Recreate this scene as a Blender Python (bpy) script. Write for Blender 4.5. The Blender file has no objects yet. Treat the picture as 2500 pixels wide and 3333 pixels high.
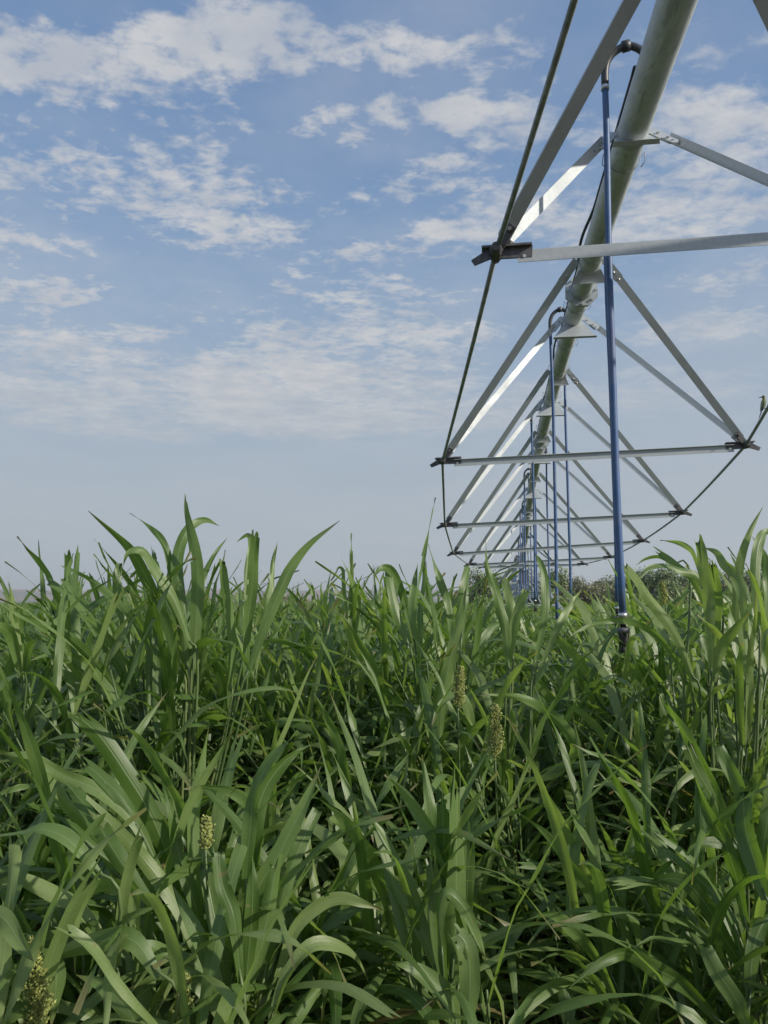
import bpy, bmesh, math, random
import numpy as np
from mathutils import Vector, Matrix
R = math.radians
rng = random.Random(11)
SC = bpy.context.scene
COL = SC.collection

# ------------------------------------------------------------------ camera
F_PX, PW, PH, PITCH, CAMZ = 2574.0, 2500.0, 3333.0, 0.11266, 1.6
cam_d = bpy.data.cameras.new("camera"); cam = bpy.data.objects.new("camera", cam_d); COL.objects.link(cam)
cam.location = (0, 0, CAMZ); cam.rotation_euler = (math.pi / 2 + PITCH, 0, 0)
cam_d.sensor_fit = 'VERTICAL'; cam_d.sensor_height = 24.0; cam_d.lens = F_PX / PH * 24.0
cam_d.clip_start = 0.05; cam_d.clip_end = 20000
SC.camera = cam

# ------------------------------------------------------------------ exposure / engine
SC.view_settings.view_transform = 'Standard'; SC.view_settings.look = 'None'
SC.view_settings.exposure = 0.42; SC.view_settings.gamma = 1.0
SC.cycles.max_bounces = 8; SC.cycles.diffuse_bounces = 4; SC.cycles.glossy_bounces = 3
SC.cycles.transmission_bounces = 5; SC.cycles.volume_bounces = 0; SC.cycles.transparent_max_bounces = 8
SC.cycles.use_denoising = True
SC.cycles.sample_clamp_indirect = 8

# ------------------------------------------------------------------ sun and sky
SUN_AZ, SUN_EL = 117.0, 28.0           # degrees clockwise from the view heading, and above the horizon
sd = bpy.data.lights.new("sun", 'SUN'); sun = bpy.data.objects.new("sun", sd); COL.objects.link(sun)
sd.energy = 3.2; sd.angle = R(1.5); sd.color = (1.0, 0.92, 0.80)
sv = Vector((math.sin(R(SUN_AZ)) * math.cos(R(SUN_EL)), math.cos(R(SUN_AZ)) * math.cos(R(SUN_EL)), math.sin(R(SUN_EL))))
sun.rotation_euler = sv.to_track_quat('Z', 'Y').to_euler()

world = bpy.data.worlds.new("World"); SC.world = world; world.use_nodes = True


class NT:
    """tiny helper around a node tree"""
    def __init__(s, tree): s.t = tree; s.n = tree.nodes; s.l = tree.links
    def new(s, typ, **kw):
        nd = s.n.new(typ)
        for k, v in kw.items(): setattr(nd, k, v)
        return nd
    def put(s, sock, v):
        if isinstance(v, bpy.types.NodeSocket): s.l.new(v, sock)
        elif v is not None: sock.default_value = v
    def math(s, op, a, b=None, c=None, clamp=False):
        nd = s.new('ShaderNodeMath', operation=op, use_clamp=clamp)
        for i, v in enumerate((a, b, c)): s.put(nd.inputs[i], v) if v is not None else None
        return nd.outputs[0]
    def vmath(s, op, a, b=None, sc=None):
        nd = s.new('ShaderNodeVectorMath', operation=op)
        s.put(nd.inputs[0], a)
        if b is not None: s.put(nd.inputs[1], b)
        if sc is not None: s.put(nd.inputs[3], sc)
        return nd.outputs[1] if op in ('LENGTH', 'DOT_PRODUCT') else nd.outputs[0]
    def noise(s, vec, scale, detail=4, rough=.55, dist=0.0, col=False):
        nd = s.new('ShaderNodeTexNoise'); s.put(nd.inputs['Vector'], vec)
        nd.inputs['Scale'].default_value = scale; nd.inputs['Detail'].default_value = detail
        nd.inputs['Roughness'].default_value = rough; nd.inputs['Distortion'].default_value = dist
        return nd.outputs['Color'] if col else nd.outputs['Fac']
    def rng(s, v, a, b, c=0.0, d=1.0, smooth=True):
        nd = s.new('ShaderNodeMapRange', interpolation_type='SMOOTHSTEP' if smooth else 'LINEAR')
        s.put(nd.inputs[0], v)
        for i, x in enumerate((a, b, c, d)): s.put(nd.inputs[i + 1], x)
        return nd.outputs[0]
    def mix(s, f, a, b, mode='MIX'):
        nd = s.new('ShaderNodeMix', data_type='RGBA', blend_type=mode)
        s.put(nd.inputs[0], f)
        for k, v in ((6, a), (7, b)):
            if isinstance(v, tuple) and len(v) == 3: v = (*v, 1)
            s.put(nd.inputs[k], v)
        return nd.outputs[2]


def px_dir(x, y):
    a, u = (x - PW / 2) / F_PX, -(y - PH / 2) / F_PX
    return Vector((a, math.cos(PITCH) - u * math.sin(PITCH), math.sin(PITCH) + u * math.cos(PITCH)))


def px_at(x, y, Y):
    """world point on the sight line of a photo pixel at forward distance Y"""
    d = px_dir(x, y)
    return Vector((0, 0, CAMZ)) + d * (Y / d.y)


def build_world():
    w = NT(world.node_tree); w.n.clear()
    tc = w.new('ShaderNodeTexCoord'); d = tc.outputs['Generated']
    sky = w.new('ShaderNodeTexSky', sky_type='NISHITA'); sky.sun_disc = False
    sky.sun_elevation = R(SUN_EL); sky.sun_rotation = R(SUN_AZ)
    sky.altitude = 200; sky.air_density = 1.0; sky.dust_density = 1.6; sky.ozone_density = 2.2
    w.l.new(d, sky.inputs['Vector'])
    sep = w.new('ShaderNodeSeparateXYZ'); w.l.new(d, sep.inputs[0])
    X, Y, Z = sep.outputs
    az = w.math('ARCTAN2', X, Y)
    el = w.math('ARCSINE', Z)
    zc = w.math('ADD', w.math('MAXIMUM', Z, 0.0), 0.10)
    comb = w.new('ShaderNodeCombineXYZ'); w.put(comb.inputs[0], w.math('DIVIDE', X, zc)); w.put(comb.inputs[1], w.math('DIVIDE', Y, zc))
    P = comb.outputs[0]
    # slow warp so the patches get ragged outlines
    wn = w.noise(P, 1.9, 3, .6, col=True)
    wv = w.vmath('SCALE', w.vmath('SUBTRACT', wn, (.5, .5, .5)), sc=.55)
    ae = w.new('ShaderNodeCombineXYZ'); w.put(ae.inputs[0], az); w.put(ae.inputs[1], el)
    A = w.vmath('ADD', ae.outputs[0], w.vmath('MULTIPLY', wv, (.16, .07, 0)))
    blobs = [  # centre px, radius px, weight : the cloud fields
        (200, 190, 330, 95, 1.0), (560, 175, 300, 105, 1.0), (850, 150, 330, 120, 1.0), (1190, 175, 330, 75, .95),
        (1560, 165, 330, 75, .6), (1950, 190, 300, 60, .45), (2350, 165, 300, 60, .5), (1000, 40, 400, 40, .30),
        (100, 570, 230, 120, .72), (280, 600, 150, 110, .55), (60, 800, 200, 120, .55),
        (620, 520, 190, 100, .66), (760, 590, 260, 75, .78), (720, 700, 240, 100, .75), (520, 690, 180, 90, .6),
        (760, 400, 100, 60, .42), (1020, 400, 100, 60, .80), (1110, 375, 90, 45, .65), (1250, 370, 120, 50, .80), (1150, 460, 110, 40, .6),
        (1520, 370, 260, 55, .85), (1650, 440, 220, 55, .7), (1500, 550, 200, 60, .55), (1280, 610, 200, 40, .5),
        (2250, 400, 400, 110, .74), (2300, 560, 380, 140, .70), (2100, 700, 460, 120, .76), (1700, 280, 300, 40, .5), (1700, 690, 240, 110, .6), (2420, 900, 260, 90, .5),
        (1210, 805, 110, 45, .8), (1420, 755, 110, 45, .85), (1560, 770, 120, 40, .8), (1340, 800, 120, 50, .7), (1470, 830, 120, 30, .6),
        (870, 710, 90, 35, .6), (130, 950, 200, 60, .75), (340, 930, 50, 50, .6), (920, 940, 60, 40, .75), (1010, 870, 120, 60, .6), (780, 1000, 300, 60, .4),
        (1250, 1000, 260, 110, .60), (1050, 1120, 330, 90, .62), (1350, 1150, 260, 90, .62), (1500, 1090, 160, 50, .6),
        (250, 1130, 380, 110, .62), (120, 1280, 330, 75, .75), (550, 1260, 420, 110, .62), (850, 1250, 460, 120, .85), (900, 1350, 520, 80, .80),
        (1250, 1280, 420, 100, .66), (1700, 1300, 420, 90, .5), (2150, 1270, 380, 110, .5), (2300, 1060, 300, 70, .55), (1980, 960, 240, 60, .4),
        (2000, 1500, 700, 60, .42), (700, 1620, 900, 70, .36), (350, 1390, 450, 50, .6), (1500, 1380, 500, 60, .6), (1100, 1420, 400, 40, .3)]
    dens = None
    for (bx, by, rx, ry, wt) in blobs:
        dd = px_dir(bx, by); a0 = math.atan2(dd.x, dd.y); e0 = math.asin(dd.z / dd.length)
        sa = rx / F_PX; se = ry / F_PX * .92
        v = w.vmath('MULTIPLY', w.vmath('SUBTRACT', A, (a0, e0, 0)), (1 / sa, 1 / se, 0))
        wt *= 1.0 if by < 300 else (1.14 if by < 1000 else 1.28)
        r2 = w.vmath('DOT_PRODUCT', v, v)
        g = w.math('MULTIPLY', w.math('DIVIDE', 1.0, w.math('MULTIPLY_ADD', r2, r2, 1.0)), wt)
        dens = g if dens is None else w.math('MAXIMUM', dens, g)
    # the rest of the sky, out of this view, carries the same kind of cloud
    side = w.rng(w.math('ABSOLUTE', az), .50, .72)
    high = w.rng(el, .72, .85)
    other = w.math('MULTIPLY', w.math('MAXIMUM', side, high), w.math('MULTIPLY', w.rng(w.noise(P, .8, 2), .4, .65), .8))
    dens = w.math('MAXIMUM', dens, other)
    mp = w.new('ShaderNodeMapping'); mp.inputs['Rotation'].default_value = (0, 0, R(-18)); mp.inputs['Scale'].default_value = (1.0, 1.25, 1)
    w.l.new(P, mp.inputs['Vector'])
    n1 = w.noise(mp.outputs[0], 4.2, 9, .62, .3)
    n2 = w.noise(mp.outputs[0], 19.0, 5, .62, .2)
    nn = w.math('MULTIPLY_ADD', n2, .52, w.math('MULTIPLY', n1, .58))      # about .55 on average
    low = w.rng(el, .30, .12)
    con = w.math('SUBTRACT', w.rng(az, -.05, .30, 4.3, 2.9), w.math('MULTIPLY', w.rng(el, .42, .16), 2.5))
    al = w.math('ADD', w.math('MULTIPLY', dens, 1.0), w.math('MULTIPLY', w.math('SUBTRACT', nn, .56), con))
    al = w.rng(al, .22, 1.12)
    al = w.math('MULTIPLY', al, w.math('SUBTRACT', .90, w.math('MULTIPLY', low, .30)))
    thin = w.math('MULTIPLY', w.rng(w.noise(P, 1.4, 5, .6), .34, .75), .30)
    al = w.math('MAXIMUM', al, thin)
    # brighter tops, greyer hearts
    shade = w.noise(mp.outputs[0], 5.5, 4, .6)
    ccol = w.mix(w.rng(shade, .3, .7), (3.55, 3.78, 4.20), (4.75, 4.75, 4.80))
    ccol = w.mix(w.math('MULTIPLY', low, .8), ccol, (3.62, 3.82, 4.10))
    base = w.mix(.70, sky.outputs[0], w.mix(w.rng(el, .25, .75), (1.75, 2.82, 4.35), (1.24, 2.14, 3.80)))
    hz = w.rng(el, .53, .04)
    base = w.mix(w.math('MULTIPLY', hz, .90), base, (3.18, 3.58, 3.92))
    col = w.mix(al, base, ccol)
    bg = w.new('ShaderNodeBackground'); w.put(bg.inputs[0], col); bg.inputs[1].default_value = 0.1
    out = w.new('ShaderNodeOutputWorld'); w.l.new(bg.outputs[0], out.inputs[0])


build_world()
world.cycles.sampling_method = 'MANUAL'; world.cycles.sample_map_resolution = 512


# ------------------------------------------------------------------ object helpers
def tag(o, label=None, cat=None, group=None, kind=None):
    if label: o['label'] = label
    if cat: o['category'] = cat
    if group: o['group'] = group
    if kind: o['kind'] = kind
    return o


def empty(name, loc=(0, 0, 0)):
    o = bpy.data.objects.new(name, None); o.location = loc; o.empty_display_size = .2; COL.objects.link(o); return o


class MB:
    """collects vertices and faces (world space) and links them as one mesh object"""
    def __init__(s): s.v, s.f, s.uv, s.tint = [], [], [], []; s.use_uv = False
    def add(s, vs, fs, tint=None, uvs=None):
        b = len(s.v); s.v += [tuple(p) for p in vs]; s.f += [tuple(i + b for i in q) for q in fs]
        if uvs is not None: s.use_uv = True
        s.uv += list(uvs) if uvs is not None else [(0.25, .3)] * len(vs)
        s.tint += [tint if tint is not None else .5] * len(vs)
    def box(s, c, ax, ay, az):
        c, ax, ay, az = map(Vector, (c, ax, ay, az))
        vs = [c + ax * i + ay * j + az * k for k in (-1, 1) for j in (-1, 1) for i in (-1, 1)]
        s.add(vs, [(0, 2, 3, 1), (4, 5, 7, 6), (0, 1, 5, 4), (2, 6, 7, 3), (0, 4, 6, 2), (1, 3, 7, 5)])
    def tube(s, pts, rad, n=8, caps=True, tint=None, up=None):
        pts = [Vector(p) for p in pts]; m = len(pts)
        rad = rad if isinstance(rad, (list, tuple)) else [rad] * m
        t0 = (pts[1] - pts[0]).normalized()
        a = Vector(up) if up else (Vector((0, 0, 1)) if abs(t0.z) < .9 else Vector((1, 0, 0)))
        vs = []
        for i in range(m):
            t = (pts[min(i + 1, m - 1)] - pts[max(i - 1, 0)]).normalized()
            a = (a - t * a.dot(t)).normalized(); b = t.cross(a)
            for k in range(n):
                q = 2 * math.pi * k / n
                vs.append(pts[i] + (a * math.cos(q) + b * math.sin(q)) * rad[i])
        fs = [(i * n + k, i * n + (k + 1) % n, (i + 1) * n + (k + 1) % n, (i + 1) * n + k) for i in range(m - 1) for k in range(n)]
        if caps: fs += [tuple(range(n - 1, -1, -1)), tuple((m - 1) * n + k for k in range(n))]
        s.add(vs, fs, tint)
    def prism(s, poly, ext):
        """flat polygon (list of points) given thickness EXT"""
        poly = [Vector(p) for p in poly]; ext = Vector(ext); n = len(poly)
        vs = [p - ext * .5 for p in poly] + [p + ext * .5 for p in poly]
        fs = [tuple(range(n - 1, -1, -1)), tuple(range(n, 2 * n))] + [(i, (i + 1) % n, n + (i + 1) % n, n + i) for i in range(n)]
        s.add(vs, fs)
    def mesh(s, name, mat=None, smooth=True, origin=None):
        me = bpy.data.meshes.new(name)
        v = np.array(s.v, dtype=np.float32).reshape(-1, 3)
        if origin is not None: v = v - np.array(origin, dtype=np.float32)
        me.from_pydata(v.tolist(), [], s.f); me.update()
        if s.use_uv:
            ul = me.uv_layers.new(name="UVMap")
            idx = np.zeros(len(me.loops), dtype=np.int32); me.loops.foreach_get('vertex_index', idx)
            ul.data.foreach_set('uv', np.array(s.uv, dtype=np.float32)[idx].ravel())
            at = me.attributes.new('tint', 'FLOAT', 'POINT'); at.data.foreach_set('value', np.array(s.tint, dtype=np.float32))
        if smooth: me.polygons.foreach_set('use_smooth', [True] * len(me.polygons))
        if mat: me.materials.append(mat)
        return me
    def build(s, name, mat, parent=None, smooth=False, origin=None):
        """origin: world position the mesh is stored relative to (the parent's place, or its own)"""
        if parent is not None and origin is None: origin = parent.location
        me = s.mesh(name, mat, smooth, origin)
        o = bpy.data.objects.new(name, me); COL.objects.link(o)
        if parent is not None: o.parent = parent
        elif origin is not None: o.location = origin
        if smooth == 'auto':
            pass
        return o


def auto_smooth(o, deg=35):
    me = o.data; bm = bmesh.new(); bm.from_mesh(me)
    for f in bm.faces: f.smooth = True
    for e in bm.edges:
        if len(e.link_faces) == 2 and e.calc_face_angle(0) > R(deg): e.smooth = False
    bm.to_mesh(me); bm.free(); return o


def catmull(pts, n):
    pts = [Vector(p) for p in pts]
    if len(pts) == 2: return [pts[0].lerp(pts[1], i / (n - 1)) for i in range(n)]
    ext = [pts[0] * 2 - pts[1]] + pts + [pts[-1] * 2 - pts[-2]]
    out = []; m = len(pts) - 1
    for i in range(n):
        t = i / (n - 1) * m; k = min(int(t), m - 1); u = t - k
        a, b, c, d = ext[k:k + 4]
        out.append(.5 * ((2 * b) + (c - a) * u + (2 * a - 5 * b + 4 * c - d) * u * u + (3 * b - a - 3 * c + d) * u ** 3))
    return out


# ------------------------------------------------------------------ materials
def new_mat(name):
    m = bpy.data.materials.new(name); m.use_nodes = True
    t = NT(m.node_tree); b = t.n['Principled BSDF']; return m, t, b


def mat_galv(name, c1, c2, metal=.55, rough=.42, streak=False):
    m, t, b = new_mat(name); tc = t.new('ShaderNodeTexCoord'); P = tc.outputs['Object']
    vo = t.new('ShaderNodeTexVoronoi'); vo.inputs['Scale'].default_value = 70; t.l.new(P, vo.inputs['Vector'])
    sp = t.new('ShaderNodeSeparateColor'); t.l.new(vo.outputs['Color'], sp.inputs[0])
    n = t.noise(P, 5, 5, .6); n2 = t.noise(P, 40, 3, .6)
    f = t.math('MULTIPLY_ADD', sp.outputs[0], .30, t.math('MULTIPLY', n, .7))
    c = t.mix(f, c1, c2)
    c = t.mix(t.math('MULTIPLY', t.rng(n2, .62, .78), .35), c, (.55, .55, .52))
    rust = t.math('MULTIPLY', t.rng(t.noise(P, 9, 4, .65), .68, .76), .22)
    c = t.mix(rust, c, (.20, .15, .10))
    t.put(b.inputs['Base Color'], c)
    b.inputs['Metallic'].default_value = metal
    t.put(b.inputs['Roughness'], t.rng(n, .3, .7, rough - .06, rough + .16))
    bp = t.new('ShaderNodeBump'); bp.inputs['Strength'].default_value = .12; bp.inputs['Distance'].default_value = .004
    t.l.new(n2, bp.inputs['Height']); t.l.new(bp.outputs[0], b.inputs['Normal'])
    return m


def mat_plain(name, col, rough=.6, metal=0, var=.25, scale=25, bump=0.0):
    m, t, b = new_mat(name); tc = t.new('ShaderNodeTexCoord'); P = tc.outputs['Object']
    n = t.noise(P, scale, 4, .6)
    d = tuple(x * (1 - var) for x in col); e = tuple(min(1, x * (1 + var)) for x in col)
    t.put(b.inputs['Base Color'], t.mix(t.rng(n, .3, .7), d, e))
    b.inputs['Roughness'].default_value = rough; b.inputs['Metallic'].default_value = metal
    if bump:
        bp = t.new('ShaderNodeBump'); bp.inputs['Strength'].default_value = bump; bp.inputs['Distance'].default_value = .01
        t.l.new(n, bp.inputs['Height']); t.l.new(bp.outputs[0], b.inputs['Normal'])
    return m


def mat_pipe():
    m, t, b = new_mat('weathered_pipe_zinc'); tc = t.new('ShaderNodeTexCoord'); P = tc.outputs['Object']
    rot = t.new('ShaderNodeMapping'); rot.inputs['Rotation'].default_value = (R(20), R(25), R(35)); rot.inputs['Scale'].default_value = (13, 1.6, 13)
    t.l.new(P, rot.inputs['Vector'])
    st = t.noise(rot.outputs[0], 2.0, 6, .62, .6)
    n = t.noise(P, 6, 5, .6); n2 = t.noise(P, 60, 3, .6)
    c = t.mix(t.rng(n, .3, .7), (.46, .51, .505), (.59, .63, .625))
    c = t.mix(t.math('MULTIPLY', t.rng(st, .54, .68), .55), c, (.70, .73, .70))
    c = t.mix(t.math('MULTIPLY', t.rng(st, .46, .34), .65), c, (.27, .29, .28))
    c = t.mix(t.math('MULTIPLY', t.rng(t.noise(P, 2.3, 5, .65), .56, .70), .45), c, (.33, .37, .31))
    c = t.mix(t.math('MULTIPLY', t.rng(n2, .70, .78), .8), c, (.09, .09, .08))
    t.put(b.inputs['Base Color'], c); b.inputs['Metallic'].default_value = .05
    t.put(b.inputs['Roughness'], t.rng(st, .3, .7, .42, .6))
    bp = t.new('ShaderNodeBump'); bp.inputs['Strength'].default_value = .15; bp.inputs['Distance'].default_value = .004
    t.l.new(st, bp.inputs['Height']); t.l.new(bp.outputs[0], b.inputs['Normal'])
    return m


def mat_hose():
    m, t, b = new_mat('faded_blue_hose'); tc = t.new('ShaderNodeTexCoord'); P = tc.outputs['Object']
    oi = t.new('ShaderNodeObjectInfo')
    n = t.noise(P, 9, 5, .65); n2 = t.noise(P, 120, 3, .6)
    c = t.mix(t.rng(n, .35, .65), (.044, .108, .265), (.072, .145, .30))
    c = t.mix(t.math('MULTIPLY', t.rng(n2, .56, .70), .55), c, (.05, .07, .11))
    c = t.mix(t.math('MULTIPLY', t.rng(t.noise(P, 3, 4), .45, .68), .55), c, (.17, .175, .24))
    t.put(b.inputs['Base Color'], c); b.inputs['Roughness'].default_value = .5
    return m


def mat_leaf(name, c_deep, c_mid, c_warm, trans=.30, rough=.42):
    m, t, b = new_mat(name)
    uv = t.new('ShaderNodeUVMap'); uv.uv_map = 'UVMap'
    sp = t.new('ShaderNodeSeparateXYZ'); t.l.new(uv.outputs[0], sp.inputs[0]); U, V, _ = sp.outputs
    at = t.new('ShaderNodeAttribute'); at.attribute_name = 'tint'; T = at.outputs['Fac']
    tc = t.new('ShaderNodeTexCoord'); oi = t.new('ShaderNodeObjectInfo')
    n = t.noise(tc.outputs['Object'], 11, 4, .6)
    n3 = t.noise(tc.outputs['Object'], 90, 3, .6)
    tt = t.math('ADD', t.math('MULTIPLY_ADD', oi.outputs['Random'], .3, t.math('SUBTRACT', T, .15)), t.math('MULTIPLY', t.math('SUBTRACT', n, .5), .5))
    c = t.mix(t.rng(tt, .05, .60), c_deep, c_mid)
    c = t.mix(t.rng(tt, .60, .95), c, c_warm)
    c = t.mix(t.math('MULTIPLY', t.rng(n3, .55, .75), .25), c, tuple(x * .55 for x in c_deep))
    # fine parallel veins
    cm = t.new('ShaderNodeCombineXYZ'); t.put(cm.inputs[0], t.math('MULTIPLY', U, 26.0)); t.put(cm.inputs[1], t.math('MULTIPLY', V, .8)); t.put(cm.inputs[2], t.math('MULTIPLY', T, 37.0))
    vn = t.noise(cm.outputs[0], 1.0, 3, .6)
    c = t.mix(t.math('MULTIPLY', t.rng(vn, .45, .75), .40), c, t.mix(.5, c, (.21, .28, .12)))
    au = t.math('ABSOLUTE', t.math('SUBTRACT', U, .5))
    mid = t.rng(au, .050, .014)
    c = t.mix(t.math('MULTIPLY', mid, .50), c, (.26, .34, .17))
    # dry, browned tips and scorched spots on some blades
    dry = t.math('MULTIPLY', t.rng(t.math('ADD', V, t.math('MULTIPLY', n, .25)), 0.99, 1.12), t.rng(T, .25, .5))
    c = t.mix(t.math('MULTIPLY', dry, .8), c, (.19, .165, .075))
    spot = t.math('MULTIPLY', t.rng(t.noise(tc.outputs['Object'], 26, 2, .5), .71, .78), .7)
    c = t.mix(spot, c, (.20, .19, .08))
    c = t.mix(t.rng(T, 1.15, 1.3), c, (.24, .19, .085))
    t.put(b.inputs['Base Color'], c)
    b.inputs['Roughness'].default_value = rough; b.inputs['Specular IOR Level'].default_value = .6
    bp = t.new('ShaderNodeBump'); bp.inputs['Strength'].default_value = .25; bp.inputs['Distance'].default_value = .003
    t.put(bp.inputs['Height'], t.math('ADD', vn, t.math('MULTIPLY', mid, -1.2))); t.l.new(bp.outputs[0], b.inputs['Normal'])
    tr = t.new('ShaderNodeBsdfTranslucent'); t.put(tr.inputs[0], t.mix(1.0, c, (1.7, 1.8, .75), 'MULTIPLY'))
    ms = t.new('ShaderNodeMixShader'); ms.inputs[0].default_value = trans
    t.l.new(b.outputs[0], ms.inputs[1]); t.l.new(tr.outputs[0], ms.inputs[2])
    t.l.new(ms.outputs[0], t.n['Material Output'].inputs[0])
    return m


M_PIPE = mat_pipe()
M_GALV = mat_galv('galvanised_steel', (.40, .44, .455), (.55, .58, .59), .36, .52)
M_DARK = mat_plain('dark_cast_iron', (.11, .11, .118), .55, .2, .3, 30)
M_ROD = mat_plain('weathered_rod_steel', (.31, .35, .37), .5, .15, .25, 20)
M_BLACK = mat_plain('black_rubber', (.022, .022, .024), .55, 0, .3, 40)
M_POLY = mat_plain('black_plastic_gooseneck', (.045, .045, .05), .45, 0, .35, 30)
M_CLAMP = mat_plain('bright_hose_clamp', (.6, .6, .6), .3, .8, .1)
M_HOSE = mat_hose()
M_WEIGHT = mat_plain('grey_plastic', (.13, .13, .14), .5, 0, .15)
M_LEAF = mat_leaf('sorghum_leaf', (.082, .152, .028), (.146, .230, .068), (.225, .300, .108), .42, .39)
M_LEAF_FAR = mat_leaf('sorghum_leaf_field', (.100, .178, .038), (.170, .258, .080), (.235, .312, .108), .42, .39)
M_STALK = mat_leaf('sorghum_stalk', (.062, .110, .030), (.095, .150, .045), (.15, .19, .065), .05, .5)
M_SEED = mat_plain('sorghum_seed', (.27, .30, .085), .6, 0, .5, 160)
M_BARK = mat_plain('tree_bark', (.15, .125, .10), .85, 0, .3, 6, .4)
M_TREES = [mat_plain('tree_foliage_olive', (.20, .255, .115), .85, 0, .25, 1.2), mat_plain('tree_foliage_green', (.175, .245, .11), .85, 0, .25, 1.2),
           mat_plain('tree_foliage_dry', (.265, .275, .165), .85, 0, .25, 1.2)]

# ------------------------------------------------------------------ the setting: ground, hills
def build_ground():
    m, t, b = new_mat('field_soil'); tc = t.new('ShaderNodeTexCoord'); P = tc.outputs['Object']
    n = t.noise(P, .9, 8, .65); n2 = t.noise(P, 14, 6, .65); n4 = t.noise(P, .004, 3, .5)
    c = t.mix(t.rng(n, .3, .7), (.060, .045, .028), (.105, .080, .050))
    c = t.mix(t.rng(n2, .45, .75), c, (.035, .040, .018))
    far = t.rng(t.vmath('LENGTH', P), 150, 230)
    c = t.mix(far, c, t.mix(t.rng(n4, .4, .6), (.085, .12, .045), (.20, .17, .10)))
    t.put(b.inputs['Base Color'], c); b.inputs['Roughness'].default_value = .95
    bp = t.new('ShaderNodeBump'); bp.inputs['Strength'].default_value = .6; bp.inputs['Distance'].default_value = .04
    t.l.new(n2, bp.inputs['Height']); t.l.new(bp.outputs[0], b.inputs['Normal'])
    mb = MB(); rings = [0, 2, 4, 7, 12, 25, 60, 160, 500, 1500, 4500]; N = 48
    vs = [(0, 0, 0)]
    for r in rings[1:]:
        for k in range(N):
            a = 2 * math.pi * k / N
            vs.append((r * math.cos(a), r * math.sin(a), rng.uniform(-.03, .03) if r < 20 else 0))
    fs = [(0, 1 + k, 1 + (k + 1) % N) for k in range(N)]
    for i in range(len(rings) - 2):
        for k in range(N):
            a, bq = 1 + i * N + k, 1 + i * N + (k + 1) % N
            fs.append((a, a + N, bq + N, bq))
    mb.add(vs, fs); tag(mb.build('ground', m, None, True), kind='structure')


def build_hills():
    m, t, b = new_mat('dry_hillside'); tc = t.new('ShaderNodeTexCoord'); P = tc.outputs['Object']
    n = t.noise(P, .006, 6, .6); n2 = t.noise(P, .05, 4, .7)
    c = t.mix(t.rng(n, .42, .58), (.33, .20, .14), (.12, .13, .10))
    c = t.mix(t.math('MULTIPLY', t.rng(n2, .45, .6), .7), c, (.06, .075, .04))
    t.put(b.inputs['Base Color'], c); b.inputs['Roughness'].default_value = 1
    mb = MB(); na, nr = 240, 14; r = random.Random(4)
    ph = [r.uniform(0, 6.28) for _ in range(12)]
    vs = []
    for i in range(na):
        a = R(-48) + R(96) * i / (na - 1)
        top = 44 + 3.5 * math.sin(a * 9 + ph[0]) + 2.0 * math.sin(a * 23 + ph[1]) + .9 * math.sin(a * 61 + ph[2]) + .5 * math.sin(a * 140 + ph[3])
        top *= 1 - .10 * max(0, min(1, (a + .15) / .3))
        for k in range(nr):
            u = k / (nr - 1); d = 2250 + 900 * u
            h = top * (math.sin(math.pi * min(u * 1.15, 1) * .5) ** 1.3)
            h += (1.8 * math.sin(a * 37 + u * 5 + ph[4]) + 1.2 * math.sin(a * 90 - u * 9 + ph[5])) * math.sin(math.pi * u)
            vs.append((d * math.sin(a), d * math.cos(a), h - 1))
    fs = [(i * nr + k, (i + 1) * nr + k, (i + 1) * nr + k + 1, i * nr + k + 1) for i in range(na - 1) for k in range(nr - 1)]
    mb.add(vs, fs); tag(mb.build('hills', m, None, True), kind='structure')


build_ground(); build_hills()

# ------------------------------------------------------------------ the irrigation machine
YAW = 0.13446
CY, SY = math.cos(YAW), math.sin(YAW)


def W(x, s, z):
    """machine coordinates (across, along the pipe, height above the eye) to world"""
    return Vector((x * CY + s * SY, -x * SY + s * CY, z + CAMZ))


def WD(x, s, z): return Vector((x * CY + s * SY, -x * SY + s * CY, z))


S1, BAY, VC = 3.570, 3.3516, 0.7015
SPAN_END = 27.2


def pipe_at(s, k=0):
    if k == 0: return (0.8055 + .000374 * s * s, s, 2.2193 + .10792 * s - .005233 * s * s)
    s0 = SPAN_END + .8 + (k - 1) * 28.0; u = s - s0
    x = 0.8055 + .000374 * SPAN_END ** 2 + (.0204 * (s - SPAN_END))
    return (x, s, 1.27 + .112 * u - .0041 * u * u)


# truss nodes of the first span, (left, right) in machine coordinates
NODES = {1: ((.044, 1.617), (1.676, 1.640)), 2: ((-.413, 1.238), (2.148, 1.314)), 3: ((-.590, .992), (2.391, 1.111)),
         4: ((-.640, .826), (2.517, 1.010)), 5: ((-.473, .789), (2.486, .926)), 6: ((-.218, .881), (2.305, .937)), 7: ((.254, 1.030), (1.850, 1.090))}


def lbeam(mb, p0, p1, d1, w1, d2, w2, th=.005):
    """angle iron from p0 to p1: one leg along d1, the other along d2"""
    p0, p1 = Vector(p0), Vector(p1); ax = (p1 - p0).normalized()
    d1 = Vector(d1); d1 = (d1 - ax * d1.dot(ax)).normalized()
    d2 = Vector(d2); d2 = d2 - ax * d2.dot(ax); d2 = (d2 - d1 * d2.dot(d1)).normalized()
    prof = [(0, 0), (w1, 0), (w1, th), (th, th), (th, w2), (0, w2)]
    vs = [q + d1 * a + d2 * b for q in (p0, p1) for a, b in prof]; n = 6
    fs = [(i, (i + 1) % n, n + (i + 1) % n, n + i) for i in range(n)] + [(5, 4, 3, 2, 1, 0), tuple(range(6, 12))]
    mb.add(vs, fs)


def bolt(mb, p, nrm, r=.011, h=.012):
    p, nrm = Vector(p), Vector(nrm).normalized()
    mb.tube([p - nrm * h * .3, p + nrm * h], r, 6)


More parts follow.
